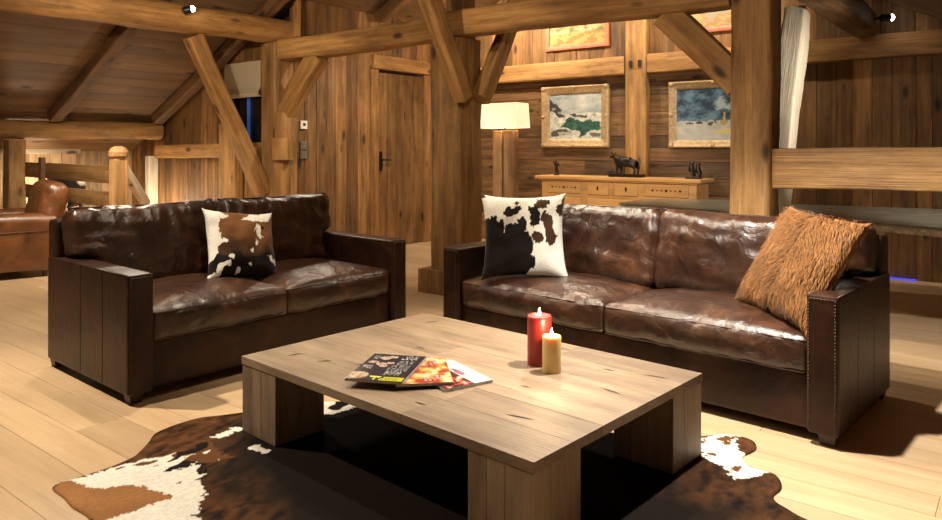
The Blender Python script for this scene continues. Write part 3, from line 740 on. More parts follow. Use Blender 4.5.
pillow('throw_pillow', (2.551, 3.725, 0.624, -1.699, 0.46, -0.133), 0.42, 0.13, M['hide'], 'brown, white and black cowhide pillow on the smaller left sofa', paint_brown, pinch=0.05)
pillow('throw_pillow', (3.50, 2.345, 0.69, 3.80, 0.285, 0.004), 0.48, 0.14, M['hide'], 'black and white cowhide pillow at the left end of the longer sofa', paint_black, pinch=0.07)
def paint_goat(u, v, s):
    g = noise.noise(Vector((u * 2.5, v * 5, 3))) * 0.5 + 0.5; k = noise.noise(Vector((u * 9, v * 16, 8))) * 0.5 + 0.5
    a = 0.6 * g + 0.4 * k
    st = math.exp(-((u - 0.42 - 0.08 * v) / 0.05) ** 2)
    c1, c2 = (0.13, 0.050, 0.014), (0.33, 0.15, 0.048)
    return tuple((c1[i] + (c2[i] - c1[i]) * a) * (1 - 0.35 * st) for i in range(3))
gp = pillow('fur_pillow', (3.482, 0.85, 0.68, 2.493, 0.561, -0.069), 0.50, 0.13, M['goat'], 'ginger long-haired fur pillow leaning in the right corner of the longer sofa', paint_goat, n=60, pinch=0.03)
# fur tufts combed down the pillow
def fur_tufts(o, cnt):
    me0 = o.data; vs = []; fs = []; cols = []; rnd = random.Random(3)
    base = [c.color[:3] for c in me0.color_attributes['paint'].data]
    nv = len(me0.vertices)
    for _ in range(cnt):
        i = rnd.randrange(nv); v = me0.vertices[i]; p = v.co; nn = v.normal
        if nn.z < -0.75: continue
        lean = Vector((0.35 * noise.noise(p * 9) + (0.5 if p.x > 0 else -0.25), -1.0 + 0.5 * noise.noise(p * 7 + Vector((5, 0, 0))), 0))
        tdir = (lean - nn * lean.dot(nn))
        if tdir.length < 0.1: tdir = Vector((0, -1, 0))
        tdir.normalize(); L = rnd.uniform(0.02, 0.042); j = Vector((rnd.uniform(-.005, .005), rnd.uniform(-.005, .005), 0))
        sd = tdir.cross(nn).normalized() * rnd.uniform(0.0008, 0.0017)
        a = p + j; m1 = a + tdir * L * 0.5 + nn * L * 0.28; e = a + tdir * L + nn * L * rnd.uniform(0.10, 0.35) + Vector((rnd.uniform(-.004, .004), 0, 0))
        k = len(vs); vs += [a - sd, a + sd, m1 + sd * .8, m1 - sd * .8, e]; fs += [(k, k + 1, k + 2, k + 3), (k + 3, k + 2, k + 4)]
        c = base[i]; f = rnd.uniform(0.6, 1.5); cols += [tuple(min(0.8, x * f) for x in c)] * 5
    me = bpy.data.meshes.new('fur'); me.from_pydata([tuple(v) for v in vs], [], fs); me.update(); vcol(me, cols)
    f = link('fur', me, M['goat'], o, smooth=True); f['kind'] = 'stuff'; return f
fur_tufts(gp, 16000)

# ------------------------------------------------------------------ coffee table
T = empty('coffee_table', (2.297, 1.8375, 0), R(-4.2)); tag(T, 'low chunky weathered oak coffee table on block legs between the sofas', 'table')
tw, tl, th, tt = 1.082, 1.545, 0.324, 0.034
mb = MB(); x = -tw / 2
for k, w in enumerate((0.19, 0.17, 0.20, 0.165, 0.19, 0.167)):
    # every plank a grid with slightly worn edges
    y = -tl / 2
    cut = random.uniform(-0.3, 0.4)
    for a, b2 in ((-tl / 2, cut), (cut, tl / 2)):
        mb.box(x + 0.0004, x + w - 0.0004, a, b2 - 0.0008, th - tt, th - random.uniform(0, 0.0012), bev=0.0014, tint=random.random())
    x += w
top = mb.build('tabletop', M['table'], T)
for (cx, cy, L, a) in ((-0.30, -0.53, 0.10, 12), (-0.05, -0.36, 0.05, 5), (0.12, -0.62, 0.09, -8), (0.38, -0.66, 0.10, 9), (0.20, -0.25, 0.06, 4), (0.42, 0.60, 0.07, 70), (-0.35, 0.45, 0.06, 60), (-0.28, 0.30, 0.05, 40), (0.33, -0.48, 0.05, 10), (-0.12, -0.12, 0.07, 5), (0.46, -0.15, 0.12, 3), (-0.38, 0.62, 0.07, 75), (-0.43, -0.2, 0.05, 4), (0.05, 0.3, 0.05, 6)):
    mt = Matrix.Translation((cx, cy, th + 0.0002)) @ Matrix.Rotation(R(a), 4, 'Z')
    vs = []; n = 8
    for k in range(n + 1):
        t = k / n; yy = (t - .5) * L; h = 0.004 * math.sin(math.pi * t) + 0.0005; off = 0.003 * noise.noise(Vector((t * 4, cx * 9, cy * 9)))
        vs += [mt @ Vector((off - h, yy, 0)), mt @ Vector((off + h, yy, 0))]
    mb = MB(); mb.add(vs, [(2 * k, 2 * k + 1, 2 * k + 3, 2 * k + 2) for k in range(n)])
    mb.build('drying_crack', M['split'], top)
for sx in (-1, 1):
    for sy in (-1, 1):
        mb = MB(); wx, wy = 0.237, 0.25
        x0 = sx * (tw / 2 - 0.003) - (wx if sx > 0 else 0); y0 = sy * (tl / 2 - 0.003) - (wy if sy > 0 else 0)
        xs = [x0, x0 + wx * 0.5, x0 + wx]; ys = [y0, y0 + wy * 0.42, y0 + wy * 0.7, y0 + wy]
        for i in range(2):
            for j in range(3):
                mb.box(xs[i] + .0005, xs[i + 1] - .0005, ys[j] + .0005, ys[j + 1] - .0005, 0.0075, th - tt - 0.002, bev=0.002)
        mb.build('leg', M['table_leg'], T)

# candles
def candle(name, loc, r, h, wax, label, gl):
    c = empty(name, loc); tag(c, label, 'candle', None)
    mb = MB(); mb.lathe([(r * 0.97, 0), (r, 0.004), (r, h - 0.006), (r * 0.985, h), (r * 0.93, h + 0.002), (r * 0.86, h - 0.004), (r * 0.55, h - 0.010), (0.0, h - 0.012)], 40)
    o = mb.build('wax_body', wax, c); auto_smooth(o, 60)
    mb = MB(); mb.tube([(0, 0, h - 0.012), (0.0008, 0, h - 0.002), (0.002, 0.001, h + 0.004)], 0.0014, 6); mb.build('wick', M['wick'], c)
    mb = MB(); mb.lathe([(0.0008, h), (0.0045, h + 0.005), (0.0058, h + 0.010), (0.0045, h + 0.018), (0.0018, h + 0.027), (0.0002, h + 0.032)], 14); mb.build('flame', M['flame'], c, smooth=True)
    l = bpy.data.lights.new('candle_glow', 'POINT'); l.energy = gl; l.color = (1, 0.66, 0.32); l.shadow_soft_size = 0.006
    lo = bpy.data.objects.new('candle_glow', l); COL.objects.link(lo); lo.parent = c; lo.location = (0, 0, h + 0.036)
candle('pillar_candle', (2.492, 1.594, 0.3245), 0.049, 0.194, M['wax_red'], 'tall thick red pillar candle, lit, on the coffee table', 1.6)
candle('pillar_candle', (2.437, 1.502, 0.3245), 0.037, 0.137, M['wax_cream'], 'shorter honey-yellow pillar candle, lit, in front of the red one', 1.3)

# magazines (local x along the reader's width, y along the height, lying on the table)
def magazine(loc, rz, w, l, h, label, paint, curl=0.0, tz=0.0, rx=0.0, ry=0.0):
    o = empty('magazine', loc, rz); o.rotation_euler = (rx, ry, rz); tag(o, label, 'magazine')
    n, m = 64, 84
    mb = MB(); mb.box(-w / 2, w / 2, -l / 2, l / 2, 0.0, h - 0.0008, bev=0.0006); mb.build('pages', M['paper'], o)
    vs = []; fs = []; cols = []
    for i in range(n + 1):
        for j in range(m + 1):
            u, v = i / n, j / m
            vs.append(((u - .5) * w, (.5 - v) * l, h + curl * (v ** 3) + 0.0004 * math.sin(u * 9))); cols.append(paint(u, v))
    for i in range(n):
        for j in range(m): a = i * (m + 1) + j; fs.append((a, a + 1, a + m + 2, a + m + 1))
    k = len(vs)
    me = bpy.data.meshes.new('cover'); me.from_pydata(vs, [], fs); me.update(); vcol(me, cols)
    c = link('cover', me, M['print'], o); return o
def text_rows(u, v, u0, u1, v0, rows, pitch, seed):
    if u0 < u < u1:
        k = int((v - v0) / pitch)
        if 0 <= k < rows and (v - v0) % pitch < pitch * 0.42: return noise.noise(Vector((u * 45, k * 3.7, seed))) > -0.02 and u < u1 - 0.12 * (noise.noise(Vector((k, seed, 0))) + 0.5)
    return False
def mag_dark(u, v):
    W = (0.46, 0.45, 0.42)
    if v > 0.84 and inside((u, v), [(.62, .85), (.97, .85), (.97, .98), (.62, .98)]): return (0.42, 0.41, 0.02) if not text_rows(u, v, .65, .95, .87, 3, .035, 3) else (0.1, 0.1, 0.02)
    for e in ((.30, .16, .10, .07), (.42, .10, .09, .05), (.16, .34, .10, .05), (.34, .40, .10, .06), (.48, .34, .07, .04), (.40, .46, .07, .05)):
        if ell(u, v, *e): return (0.46, 0.38, 0.30) if noise.noise(Vector((u * 22, v * 22, 1))) > -0.1 else (0.30, 0.16, 0.12)
    if ell(u, v, .13, .84, .20, .12): return (0.48, 0.42, 0.33) if noise.noise(Vector((u * 12, v * 16, 4))) > 0 else (0.40, 0.18, 0.06)
    if .36 < u < .60 and .84 < v < .97: return (0.6, 0.66, 0.10) if noise.noise(Vector((u * 22, v * 10, 9))) > 0.08 else (0.015, 0.02, 0.035)
    for r_ in ((.60, .95, .06, 4, .035, 1), (.60, .95, .28, 4, .035, 2), (.52, .95, .46, 6, .035, 5), (.55, .9, .70, 3, .035, 7), (.05, .3, .5, 3, .035, 8), (.05, .3, .12, 3, .035, 18)):
        if text_rows(u, v, *r_): return W
    return (0.012, 0.016, 0.028)
def mag_fire(u, v):
    a = noise.noise(Vector((u * 5, v * 5, 2))) + 0.4 * noise.noise(Vector((u * 13, v * 13, 5)))
    if text_rows(u, v, .55, .95, .1, 5, .05, 11) or text_rows(u, v, .5, .95, .78, 3, .05, 12): return (0.55, 0.50, 0.42)
    if a > 0.22: return (0.55, 0.44, 0.26)
    if a > -0.02: return (0.52, 0.25, 0.05)
    if a > -0.25: return (0.45, 0.08, 0.035)
    return (0.25, 0.05, 0.03)
def mag_white(u, v):
    a = noise.noise(Vector((u * 6, v * 6, 12))) + 0.4 * noise.noise(Vector((u * 15, v * 15, 15)))
    if u > 0.62: 
        if ell(u + .05 * a, v + .08 * a, .7, .5, .07, .16): return (0.50, 0.10, 0.16) if a > -.05 else (0.14, 0.09, 0.16)
        return (0.56, 0.55, 0.52)
    if text_rows(u, v, .05, .60, .82, 2, .08, 21): return (0.62, 0.08, 0.06)
    if a > 0.25: return (0.48, 0.40, 0.32)
    if a > 0.0: return (0.34, 0.06, 0.05)
    return (0.06, 0.03, 0.025)
magazine((2.14, 1.78, 0.3245), R(-20), 0.205, 0.30, 0.010, 'red and white magazine at the right end of the fanned magazines', mag_white)
magazine((2.08, 1.865, 0.3355), R(-44), 0.21, 0.31, 0.010, 'fiery orange and yellow magazine in the middle of the fanned magazines', mag_fire)
magazine((2.005, 1.975, 0.3465), R(-64), 0.22, 0.33, 0.009, 'dark navy magazine with a yellow box on top of the fanned magazines', mag_dark)

# ------------------------------------------------------------------ cow hide rug
RUG = [(1.10, 2.70), (1.137, 2.751), (1.202, 2.744), (1.39, 2.752), (1.465, 2.806), (1.605, 2.925), (1.771, 2.935), (1.923, 2.85), (2.25, 2.67), (2.42, 2.45), (2.62, 2.2), (2.72, 1.9), (2.74, 1.5), (2.83, 1.25), (2.958, 1.104), (3.03, 1.036), (3.055, 0.94), (2.985, 0.885), (2.855, 0.895), (2.785, 0.835), (2.785, 0.765), (2.695, 0.715), (2.58, 0.708), (2.535, 0.64), (2.48, 0.52), (2.36, 0.36), (2.2, 0.34), (2.1, 0.55), (1.95, 0.80), (1.70, 1.05), (1.48, 1.30), (1.33, 1.55), (1.20, 1.80), (1.02, 2.0), (0.95, 2.15), (1.08, 2.35), (1.085, 2.50)]
W1 = [(1.12, 2.76), (1.198, 2.735), (1.372, 2.715), (1.475, 2.685), (1.567, 2.642), (1.658, 2.668), (1.675, 2.631), (1.629, 2.518), (1.637, 2.449), (1.564, 2.47), (1.519, 2.445), (1.462, 2.385), (1.409, 2.268), (1.337, 2.193), (1.271, 2.073), (1.06, 2.03), (1.0, 2.2), (1.123, 2.364), (1.218, 2.344), (1.298, 2.33), (1.331, 2.345), (1.304, 2.439), (1.286, 2.51), (1.196, 2.577), (1.165, 2.715)]
BRP = [(1.132, 2.756), (1.158, 2.736), (1.2, 2.584), (1.29, 2.517), (1.304, 2.439), (1.328, 2.338), (1.294, 2.324), (1.215, 2.338), (1.09, 2.351), (1.05, 2.502), (1.07, 2.70)]
W2 = [(2.917, 1.10), (3.006, 1.059), (3.08, 0.98), (2.955, 0.955), (2.855, 0.89), (2.80, 0.843), (2.775, 0.765), (2.637, 0.856), (2.70, 0.906), (2.734, 0.944), (2.741, 0.992), (2.787, 1.036)]
def rug_col(x, y):
    u = x + 0.022 * noise.noise(Vector((x * 16, y * 16, 1))) + 0.012 * noise.noise(Vector((x * 40, y * 40, 2)))
    v = y + 0.022 * noise.noise(Vector((x * 16, y * 16, 7))) + 0.012 * noise.noise(Vector((x * 40, y * 40, 9)))
    q_ = noise.noise(Vector((x * 90 + y * 40, y * 30 - x * 20, 13))); u += 0.016 * q_; v -= 0.016 * q_
    p = (u, v); g = noise.noise(Vector((x * 5, y * 5, 3))) * .5 + .5
    if inside(p, BRP): return tuple(c * (0.75 + 0.6 * g) for c in GINGER)
    if inside(p, W1):
        if noise.noise(Vector((x * 14, y * 30, 17))) + 0.9 * max(0, u + 0.35 * (v - 2.2) - 1.42) * 4 > 0.74: return BROWN if g > 0.5 else BLACK
        for e in ((1.555, 2.62, .05, .022), (1.545, 2.555, .035, .03), (1.485, 2.535, .055, .025), (1.50, 2.43, .04, .02), (1.60, 2.60, .03, .02), (1.18, 2.15, .05, .05)):
            if ell(u, v, *e): return BROWN if e[0] > 1.5 else BLACK
        return WHITE
    if inside(p, W2):
        for e in ((2.985, 1.01, .03, .02), (3.035, .955, .03, .025), (2.735, .885, .035, .02), (2.90, 1.075, .035, .012), (2.95, .99, .02, .012), (3.0, .985, .035, .01), (2.80, 1.0, .02, .03)):
            if ell(u, v, *e): return BROWN
        return WHITE
    if inside(p, [(1.70, 2.69), (1.825, 2.70), (1.83, 2.66), (1.715, 2.644)]): return WHITE
    if inside(p, [(2.24, 2.67), (2.34, 2.57), (2.30, 2.47), (2.169, 2.49), (2.12, 2.53)]) and noise.noise(Vector((x * 12, y * 12, 6))) > -0.15: return WHITE
    if noise.noise(Vector((x * 6, y * 6, 11))) + 0.3 * noise.noise(Vector((x * 18, y * 18, 4))) > 0.78: return WHITE
    t = noise.noise(Vector((x * 2.2, y * 2.2, 21))) + 0.5 * noise.noise(Vector((x * 7, y * 7, 22)))
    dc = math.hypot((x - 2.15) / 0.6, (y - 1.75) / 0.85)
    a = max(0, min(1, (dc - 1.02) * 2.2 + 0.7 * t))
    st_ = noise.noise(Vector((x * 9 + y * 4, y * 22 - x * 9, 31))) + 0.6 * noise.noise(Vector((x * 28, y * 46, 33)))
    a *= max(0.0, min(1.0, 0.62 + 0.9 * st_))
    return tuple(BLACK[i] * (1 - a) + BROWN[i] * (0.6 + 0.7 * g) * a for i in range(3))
def build_rug():
    bm = bmesh.new(); st = 0.007
    # smoothed outline
    pts = []
    nP = len(RUG)
    for i in range(nP):
        p0, p1, p2, p3 = [Vector(RUG[(i + k) % nP]) for k in (-1, 0, 1, 2)]
        for k in range(6):
            t = k / 6; q = 0.5 * ((2 * p1) + (p2 - p0) * t + (2 * p0 - 5 * p1 + 4 * p2 - p3) * t * t + (3 * p1 - p0 - 3 * p2 + p3) * t ** 3)
            q = q + Vector((noise.noise(Vector((q.x * 9, q.y * 9, 0))), noise.noise(Vector((q.x * 9, q.y * 9, 5))))) * 0.012
            pts.append((q.x, q.y))
    G = {}
    x0, y0 = 0.85, 0.25; nx, ny = int(2.3 / st), int(2.8 / st)
    def edge_snap(p):
        best = None; bd = 1e9
        for i in range(len(pts)):
            a = Vector(pts[i]); b2 = Vector(pts[(i + 1) % len(pts)]); ab = b2 - a; t = max(0, min(1, (p - a).dot(ab) / max(1e-9, ab.dot(ab)))); q = a + ab * t
            d2 = (p - q).length
            if d2 < bd: bd = d2; best = q
        return best, bd
    ins = {}
    for i in range(nx):
        for j in range(ny): ins[(i, j)] = inside((x0 + i * st, y0 + j * st), pts)
    cells = [(i, j) for i in range(nx - 1) for j in range(ny - 1) if all(ins[(i + a, j + b2)] for a in (0, 1) for b2 in (0, 1))]
    used = {}
    for (i, j) in cells:
        for a in (0, 1):
            for b2 in (0, 1): used.setdefault((i + a, j + b2), 0); used[(i + a, j + b2)] += 1
    vid = {}; vs = []; cols = []
    for (i, j), c in used.items():
        p = Vector((x0 + i * st, y0 + j * st)); e = 0.0
        if c < 4: p, _ = edge_snap(p); e = 1.0
        z = 0.0068 + 0.0008 * noise.noise(Vector((p.x * 4, p.y * 4, 1)))
        if e: z = 0.0035
        vid[(i, j)] = len(vs); vs.append((p.x, p.y, z)); cols.append(rug_col(p.x, p.y))
    nt = len(vs); fs = []
    for (i, j) in cells: fs.append((vid[(i, j)], vid[(i + 1, j)], vid[(i + 1, j + 1)], vid[(i, j + 1)]))
    # underside skirt
    me = bpy.data.meshes.new('cowhide_rug'); me.from_pydata(vs, [], fs); me.update()
    bm.from_mesh(me); bm.verts.ensure_lookup_table()
    be = [e for e in bm.edges if len(e.link_faces) == 1]
    r = bmesh.ops.extrude_edge_only(bm, edges=be)
    nv = [g for g in r['geom'] if isinstance(g, bmesh.types.BMVert)]
    for v in nv: v.co.z = 0.0006
    bmesh.ops.recalc_face_normals(bm, faces=bm.faces[:]); bm.to_mesh(me); bm.free()
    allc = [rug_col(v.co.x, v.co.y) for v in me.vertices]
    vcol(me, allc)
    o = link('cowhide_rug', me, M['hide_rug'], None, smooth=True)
    return tag(o, 'dark brown and white cowhide rug under the coffee table', 'rug')
build_rug()

# ------------------------------------------------------------------ club armchair at the far left
def armchair():
    c = empty('club_armchair', (2.63, 7.78, 0), R(-13)); tag(c, 'cognac leather club armchair at the left edge before the stair railing', 'armchair')
    cg = M['cognac']
    # local: x from back (+) to front (-), y across; faces -x
    def arm(y0, y1):
        bm = bmesh.new(); n = 30; prof = []
        w = y1 - y0; cy = (y0 + y1) / 2
        prof = [(-w * 0.36, 0.06), (-w * 0.40, 0.25), (-w * 0.44, 0.43), (-w * 0.52, 0.50), (-w * 0.46, 0.555), (-w * 0.22, 0.585), (w * 0.1, 0.585), (w * 0.4, 0.56), (w * 0.52, 0.50), (w * 0.46, 0.43), (w * 0.4, 0.25), (w * 0.36, 0.06)]
        vs = []; fs = []
        for i in range(n + 1):
            t = i / n; x = -0.46 + 0.90 * t
            for (a, z) in prof: vs.append((x + (0.0 if z > 0.3 else -0.10 * (0.3 - z) * (t > .6) * (t - .6) * 2.5), cy + a, z + 0.015 * math.sin(t * 3.1)))
        m = len(prof)
        for i in range(n):
            for k in range(m): fs.append((i * m + k, (i + 1) * m + k, (i + 1) * m + (k + 1) % m, i * m + (k + 1) % m))
        fs.append(tuple(range(m))); fs.append(tuple(n * m + k for k in range(m - 1, -1, -1)))
        me = bpy.data.meshes.new('armrest'); me.from_pydata(vs, [], fs); me.update()
        o = link('armrest', me, cg, c); bm = bmesh.new(); bm.from_mesh(me); bmesh.ops.recalc_face_normals(bm, faces=bm.faces[:]); bm.to_mesh(me); bm.free(); auto_smooth(o, 50)
        wl = MB(); wl.tube([(-0.45, cy - w * 0.46, 0.43), (0.43, cy - w * 0.46, 0.43)], 0.006, 6); wl.build('piping', cg, o, smooth=True)
    arm(-0.46, -0.26); arm(0.26, 0.46)
    soft_box('base', -0.44, 0.42, -0.27, 0.27, 0.06, 0.30, cg, c, 0.02)
    s = cushion('seat_cushion', 0.62, 0.50, 0.15, 0.05, 0.03, cg, c, 4.0); s.location = (-0.13, 0, 0.29)
    b = cushion('backrest', 0.86, 0.20, 0.60, 0.09, 0.03, cg, c, 9.0, axis_puff='y', wr=0.004); b.rotation_euler = (R(-14), 0, R(90)); b.rotation_mode = 'XYZ'
    b.matrix_local = Matrix.Translation((0.34, 0, 0.29)) @ Matrix.Rotation(R(14), 4, 'Y') @ Matrix.Rotation(R(90), 4, 'Z')
    for fx in (-0.40, 0.36):
        for fy in (-0.38, 0.38):
            f = MB(); f.lathe([(0.02, 0), (0.028, 0.065)], 12, (fx, fy, 0)); f.build('foot', M['foot'], c)
    return c
armchair()

# ------------------------------------------------------------------ sideboard and statues
sb = empty('sideboard', (7.15, 3.66, 0)); tag(sb, 'honey-coloured pine sideboard with carved panels below the paintings', 'sideboard')
b = MB(); b.box(0.012, 0.355, -0.95, 0.885, 0.06, 0.835, tint=0.5); b.build('body', M['pine'], sb)
b = MB(); b.box(-0.035, 0.362, -1.01, 0.955, 0.845, 0.882, bev=0.008, tint=0.7); b.box(-0.015, 0.358, -0.975, 0.92, 0.832, 0.846, tint=0.4); b.build('top', M['pine'], sb)
for y0, y1, nm in ((-0.87, -0.40, 'carved_panel'), (0.375, 0.80, 'carved_panel')):
    b = MB(); b.box(-0.002, 0.014, y0, y1, 0.69, 0.82, bev=0.004, tint=0.6); p = b.build(nm, M['pine'], sb)
    yc = (y0 + y1) / 2
    for q, (oy, rr) in enumerate(((-0.15, 0.014), (-0.10, 0.009), (-0.05, 0.010), (0.0, 0.017), (0.05, 0.010), (0.10, 0.009), (0.15, 0.014))):
        k = MB(); pts = []
        for i in range(20):
            t = 2 * math.pi * i / 20; hx = 16 * math.sin(t) ** 3 / 16; hy = (13 * math.cos(t) - 5 * math.cos(2 * t) - 2 * math.cos(3 * t) - math.cos(4 * t)) / 16
            pts.append((yc + oy + hx * rr, 0.755 + hy * rr))
        n = len(pts); k.add([(-0.0035, a, b2) for a, b2 in pts] + [(0.0, a, b2) for a, b2 in pts], [tuple(range(n)), tuple(range(2 * n - 1, n - 1, -1))] + [(i, (i + 1) % n, n + (i + 1) % n, n + i) for i in range(n)])
        k.build('carving', M['split'], p)
for y0, y1 in ((0.03, 0.28), (-0.32, -0.05)):
    b = MB(); b.box(-0.006, 0.014, y0, y1, 0.685, 0.82, bev=0.005, tint=0.8); dr = b.build('drawer', M['pine'], sb)
    k = MB(); yc = (y0 + y1) / 2; k.box(-0.010, -0.005, yc - 0.010, yc + 0.010, 0.735, 0.775, bev=0.002)
    k.tube([(-0.012, yc, 0.762), (-0.022, yc, 0.748), (-0.012, yc, 0.735)], 0.004); k.build('handle', M['black_metal'], dr)
for y0, y1 in ((0.375, 0.58), (0.59, 0.80), (-0.32, 0.28), (-0.63, -0.40), (-0.87, -0.64)):
    b = MB(); b.box(-0.004, 0.014, y0, y1, 0.12, 0.64, bev=0.005, tint=0.7); b.box(-0.010, 0.0, y0 + 0.045, y1 - 0.045, 0.19, 0.57, bev=0.004, tint=0.5)
    dr = b.build('door', M['pine'], sb); k = MB(); k.lathe([(0.006, 0), (0.012, 0.012), (0.009, 0.02)], 10, mat=Matrix.Translation((-0.004, y0 + 0.03, 0.50)) @ Matrix.Rotation(R(-90), 4, 'Y')); k.build('knob', M['black_metal'], dr)
for fx in (0.02, 0.29):
    for fy in (-0.93, 0.82):
        b = MB(); b.box(fx, fx + 0.055, fy, fy + 0.055, 0, 0.065); b.build('foot', M['pine'], sb)

# bull bronze, body along Y, head towards +Y
bl = empty('bull_statue', (7.30, 3.55, 0.8825)); tag(bl, 'dark bronze bull statue on a black base in the middle of the sideboard', 'statue')
b = MB(); b.box(-0.07, 0.07, -0.20, 0.18, 0, 0.035, bev=0.005); b.build('plinth', M['bronze'], bl)
def S(p): return (p[0], p[1], p[2] + 0.03, p[3])
pts = [S(p) for p in [(0, 0.0, 0.135, 0.054), (0, 0.065, 0.142, 0.056), (0, -0.075, 0.138, 0.048), (0, -0.118, 0.130, 0.036),
       (0, 0.112, 0.172, 0.040), (0, 0.142, 0.198, 0.029), (0, 0.170, 0.192, 0.021), (0, 0.192, 0.180, 0.014),
       (0.028, 0.075, 0.085, 0.018), (0.028, 0.07, 0.045, 0.011), (0.028, 0.072, 0.0, 0.011),
       (-0.028, 0.085, 0.085, 0.018), (-0.028, 0.095, 0.045, 0.011), (-0.028, 0.09, 0.0, 0.011),
       (0.028, -0.115, 0.085, 0.020), (0.028, -0.135, 0.048, 0.011), (0.028, -0.125, 0.0, 0.011),
       (-0.028, -0.10, 0.085, 0.020), (-0.028, -0.118, 0.048, 0.011), (-0.028, -0.105, 0.0, 0.011),
       (0, -0.150, 0.115, 0.007), (0, -0.158, 0.06, 0.007)]]
ed = [(0, 1), (0, 2), (2, 3), (1, 4), (4, 5), (5, 6), (6, 7), (1, 8), (8, 9), (9, 10), (1, 11), (11, 12), (12, 13), (2, 14), (14, 15), (15, 16), (2, 17), (17, 18), (18, 19), (3, 20), (20, 21)]
skin('body', pts, ed, M['bronze'], bl)
for sx in (-1, 1):
    h = MB(); h.tube([(sx * 0.016, 0.142, 0.248), (sx * 0.04, 0.147, 0.255), (sx * 0.052, 0.149, 0.272), (sx * 0.05, 0.147, 0.286)], [0.007, 0.006, 0.004, 0.002]); h.build('horn', M['bronze'], bl, smooth=True)
# small standing figure on the left end
fg = empty('figurine', (7.30, 4.435, 0.8825)); tag(fg, 'slim dark bronze figurine on the left end of the sideboard', 'statue')
b = MB(); b.lathe([(0.035, 0), (0.035, 0.012), (0.028, 0.018)], 16); b.build('plinth', M['bronze'], fg)
skin('body', [(0, 0, 0.10, 0.020), (0, 0, 0.135, 0.022), (0, 0.004, 0.158, 0.010), (0, 0.008, 0.178, 0.014), (0, -0.018, 0.06, 0.012), (0, -0.022, 0.018, 0.010), (0.012, 0.016, 0.06, 0.012), (0.012, 0.022, 0.018, 0.010), (0, -0.034, 0.13, 0.008), (-0.01, -0.040, 0.10, 0.006), (0, 0.036, 0.14, 0.008), (0, 0.040, 0.175, 0.006)],
     [(0, 1), (1, 2), (2, 3), (0, 4), (4, 5), (0, 6), (6, 7), (1, 8), (8, 9), (1, 10), (10, 11)], M['bronze'], fg)
# bears on the right end
br = empty('bear_statue', (7.30, 2.79, 0.8825)); tag(br, 'dark statue of two sitting animals on the right end of the sideboard', 'statue')
b = MB(); b.box(-0.05, 0.05, -0.075, 0.075, 0, 0.012, bev=0.003); b.build('plinth', M['bronze'], br)
for nm, oy, sc_ in (('seated_animal', 0.034, 1.22), ('seated_animal', -0.036, 1.12)):
    pp = [(0, oy, 0.045, 0.034), (0, oy - 0.004, 0.085, 0.028), (0, oy - 0.01, 0.115, 0.018), (0, oy - 0.018, 0.135, 0.018), (0, oy - 0.038, 0.132, 0.009), (0.02, oy - 0.03, 0.06, 0.010), (0.02, oy - 0.034, 0.012, 0.009), (-0.02, oy - 0.03, 0.06, 0.010), (-0.02, oy - 0.034, 0.012, 0.009)]
    pp = [(x * sc_, y, z * sc_ + 0.004, r_ * sc_) for x, y, z, r_ in pp]
    skin(nm, pp, [(0, 1), (1, 2), (2, 3), (3, 4), (1, 5), (5, 6), (1, 7), (7, 8)], M['bronze'], br)

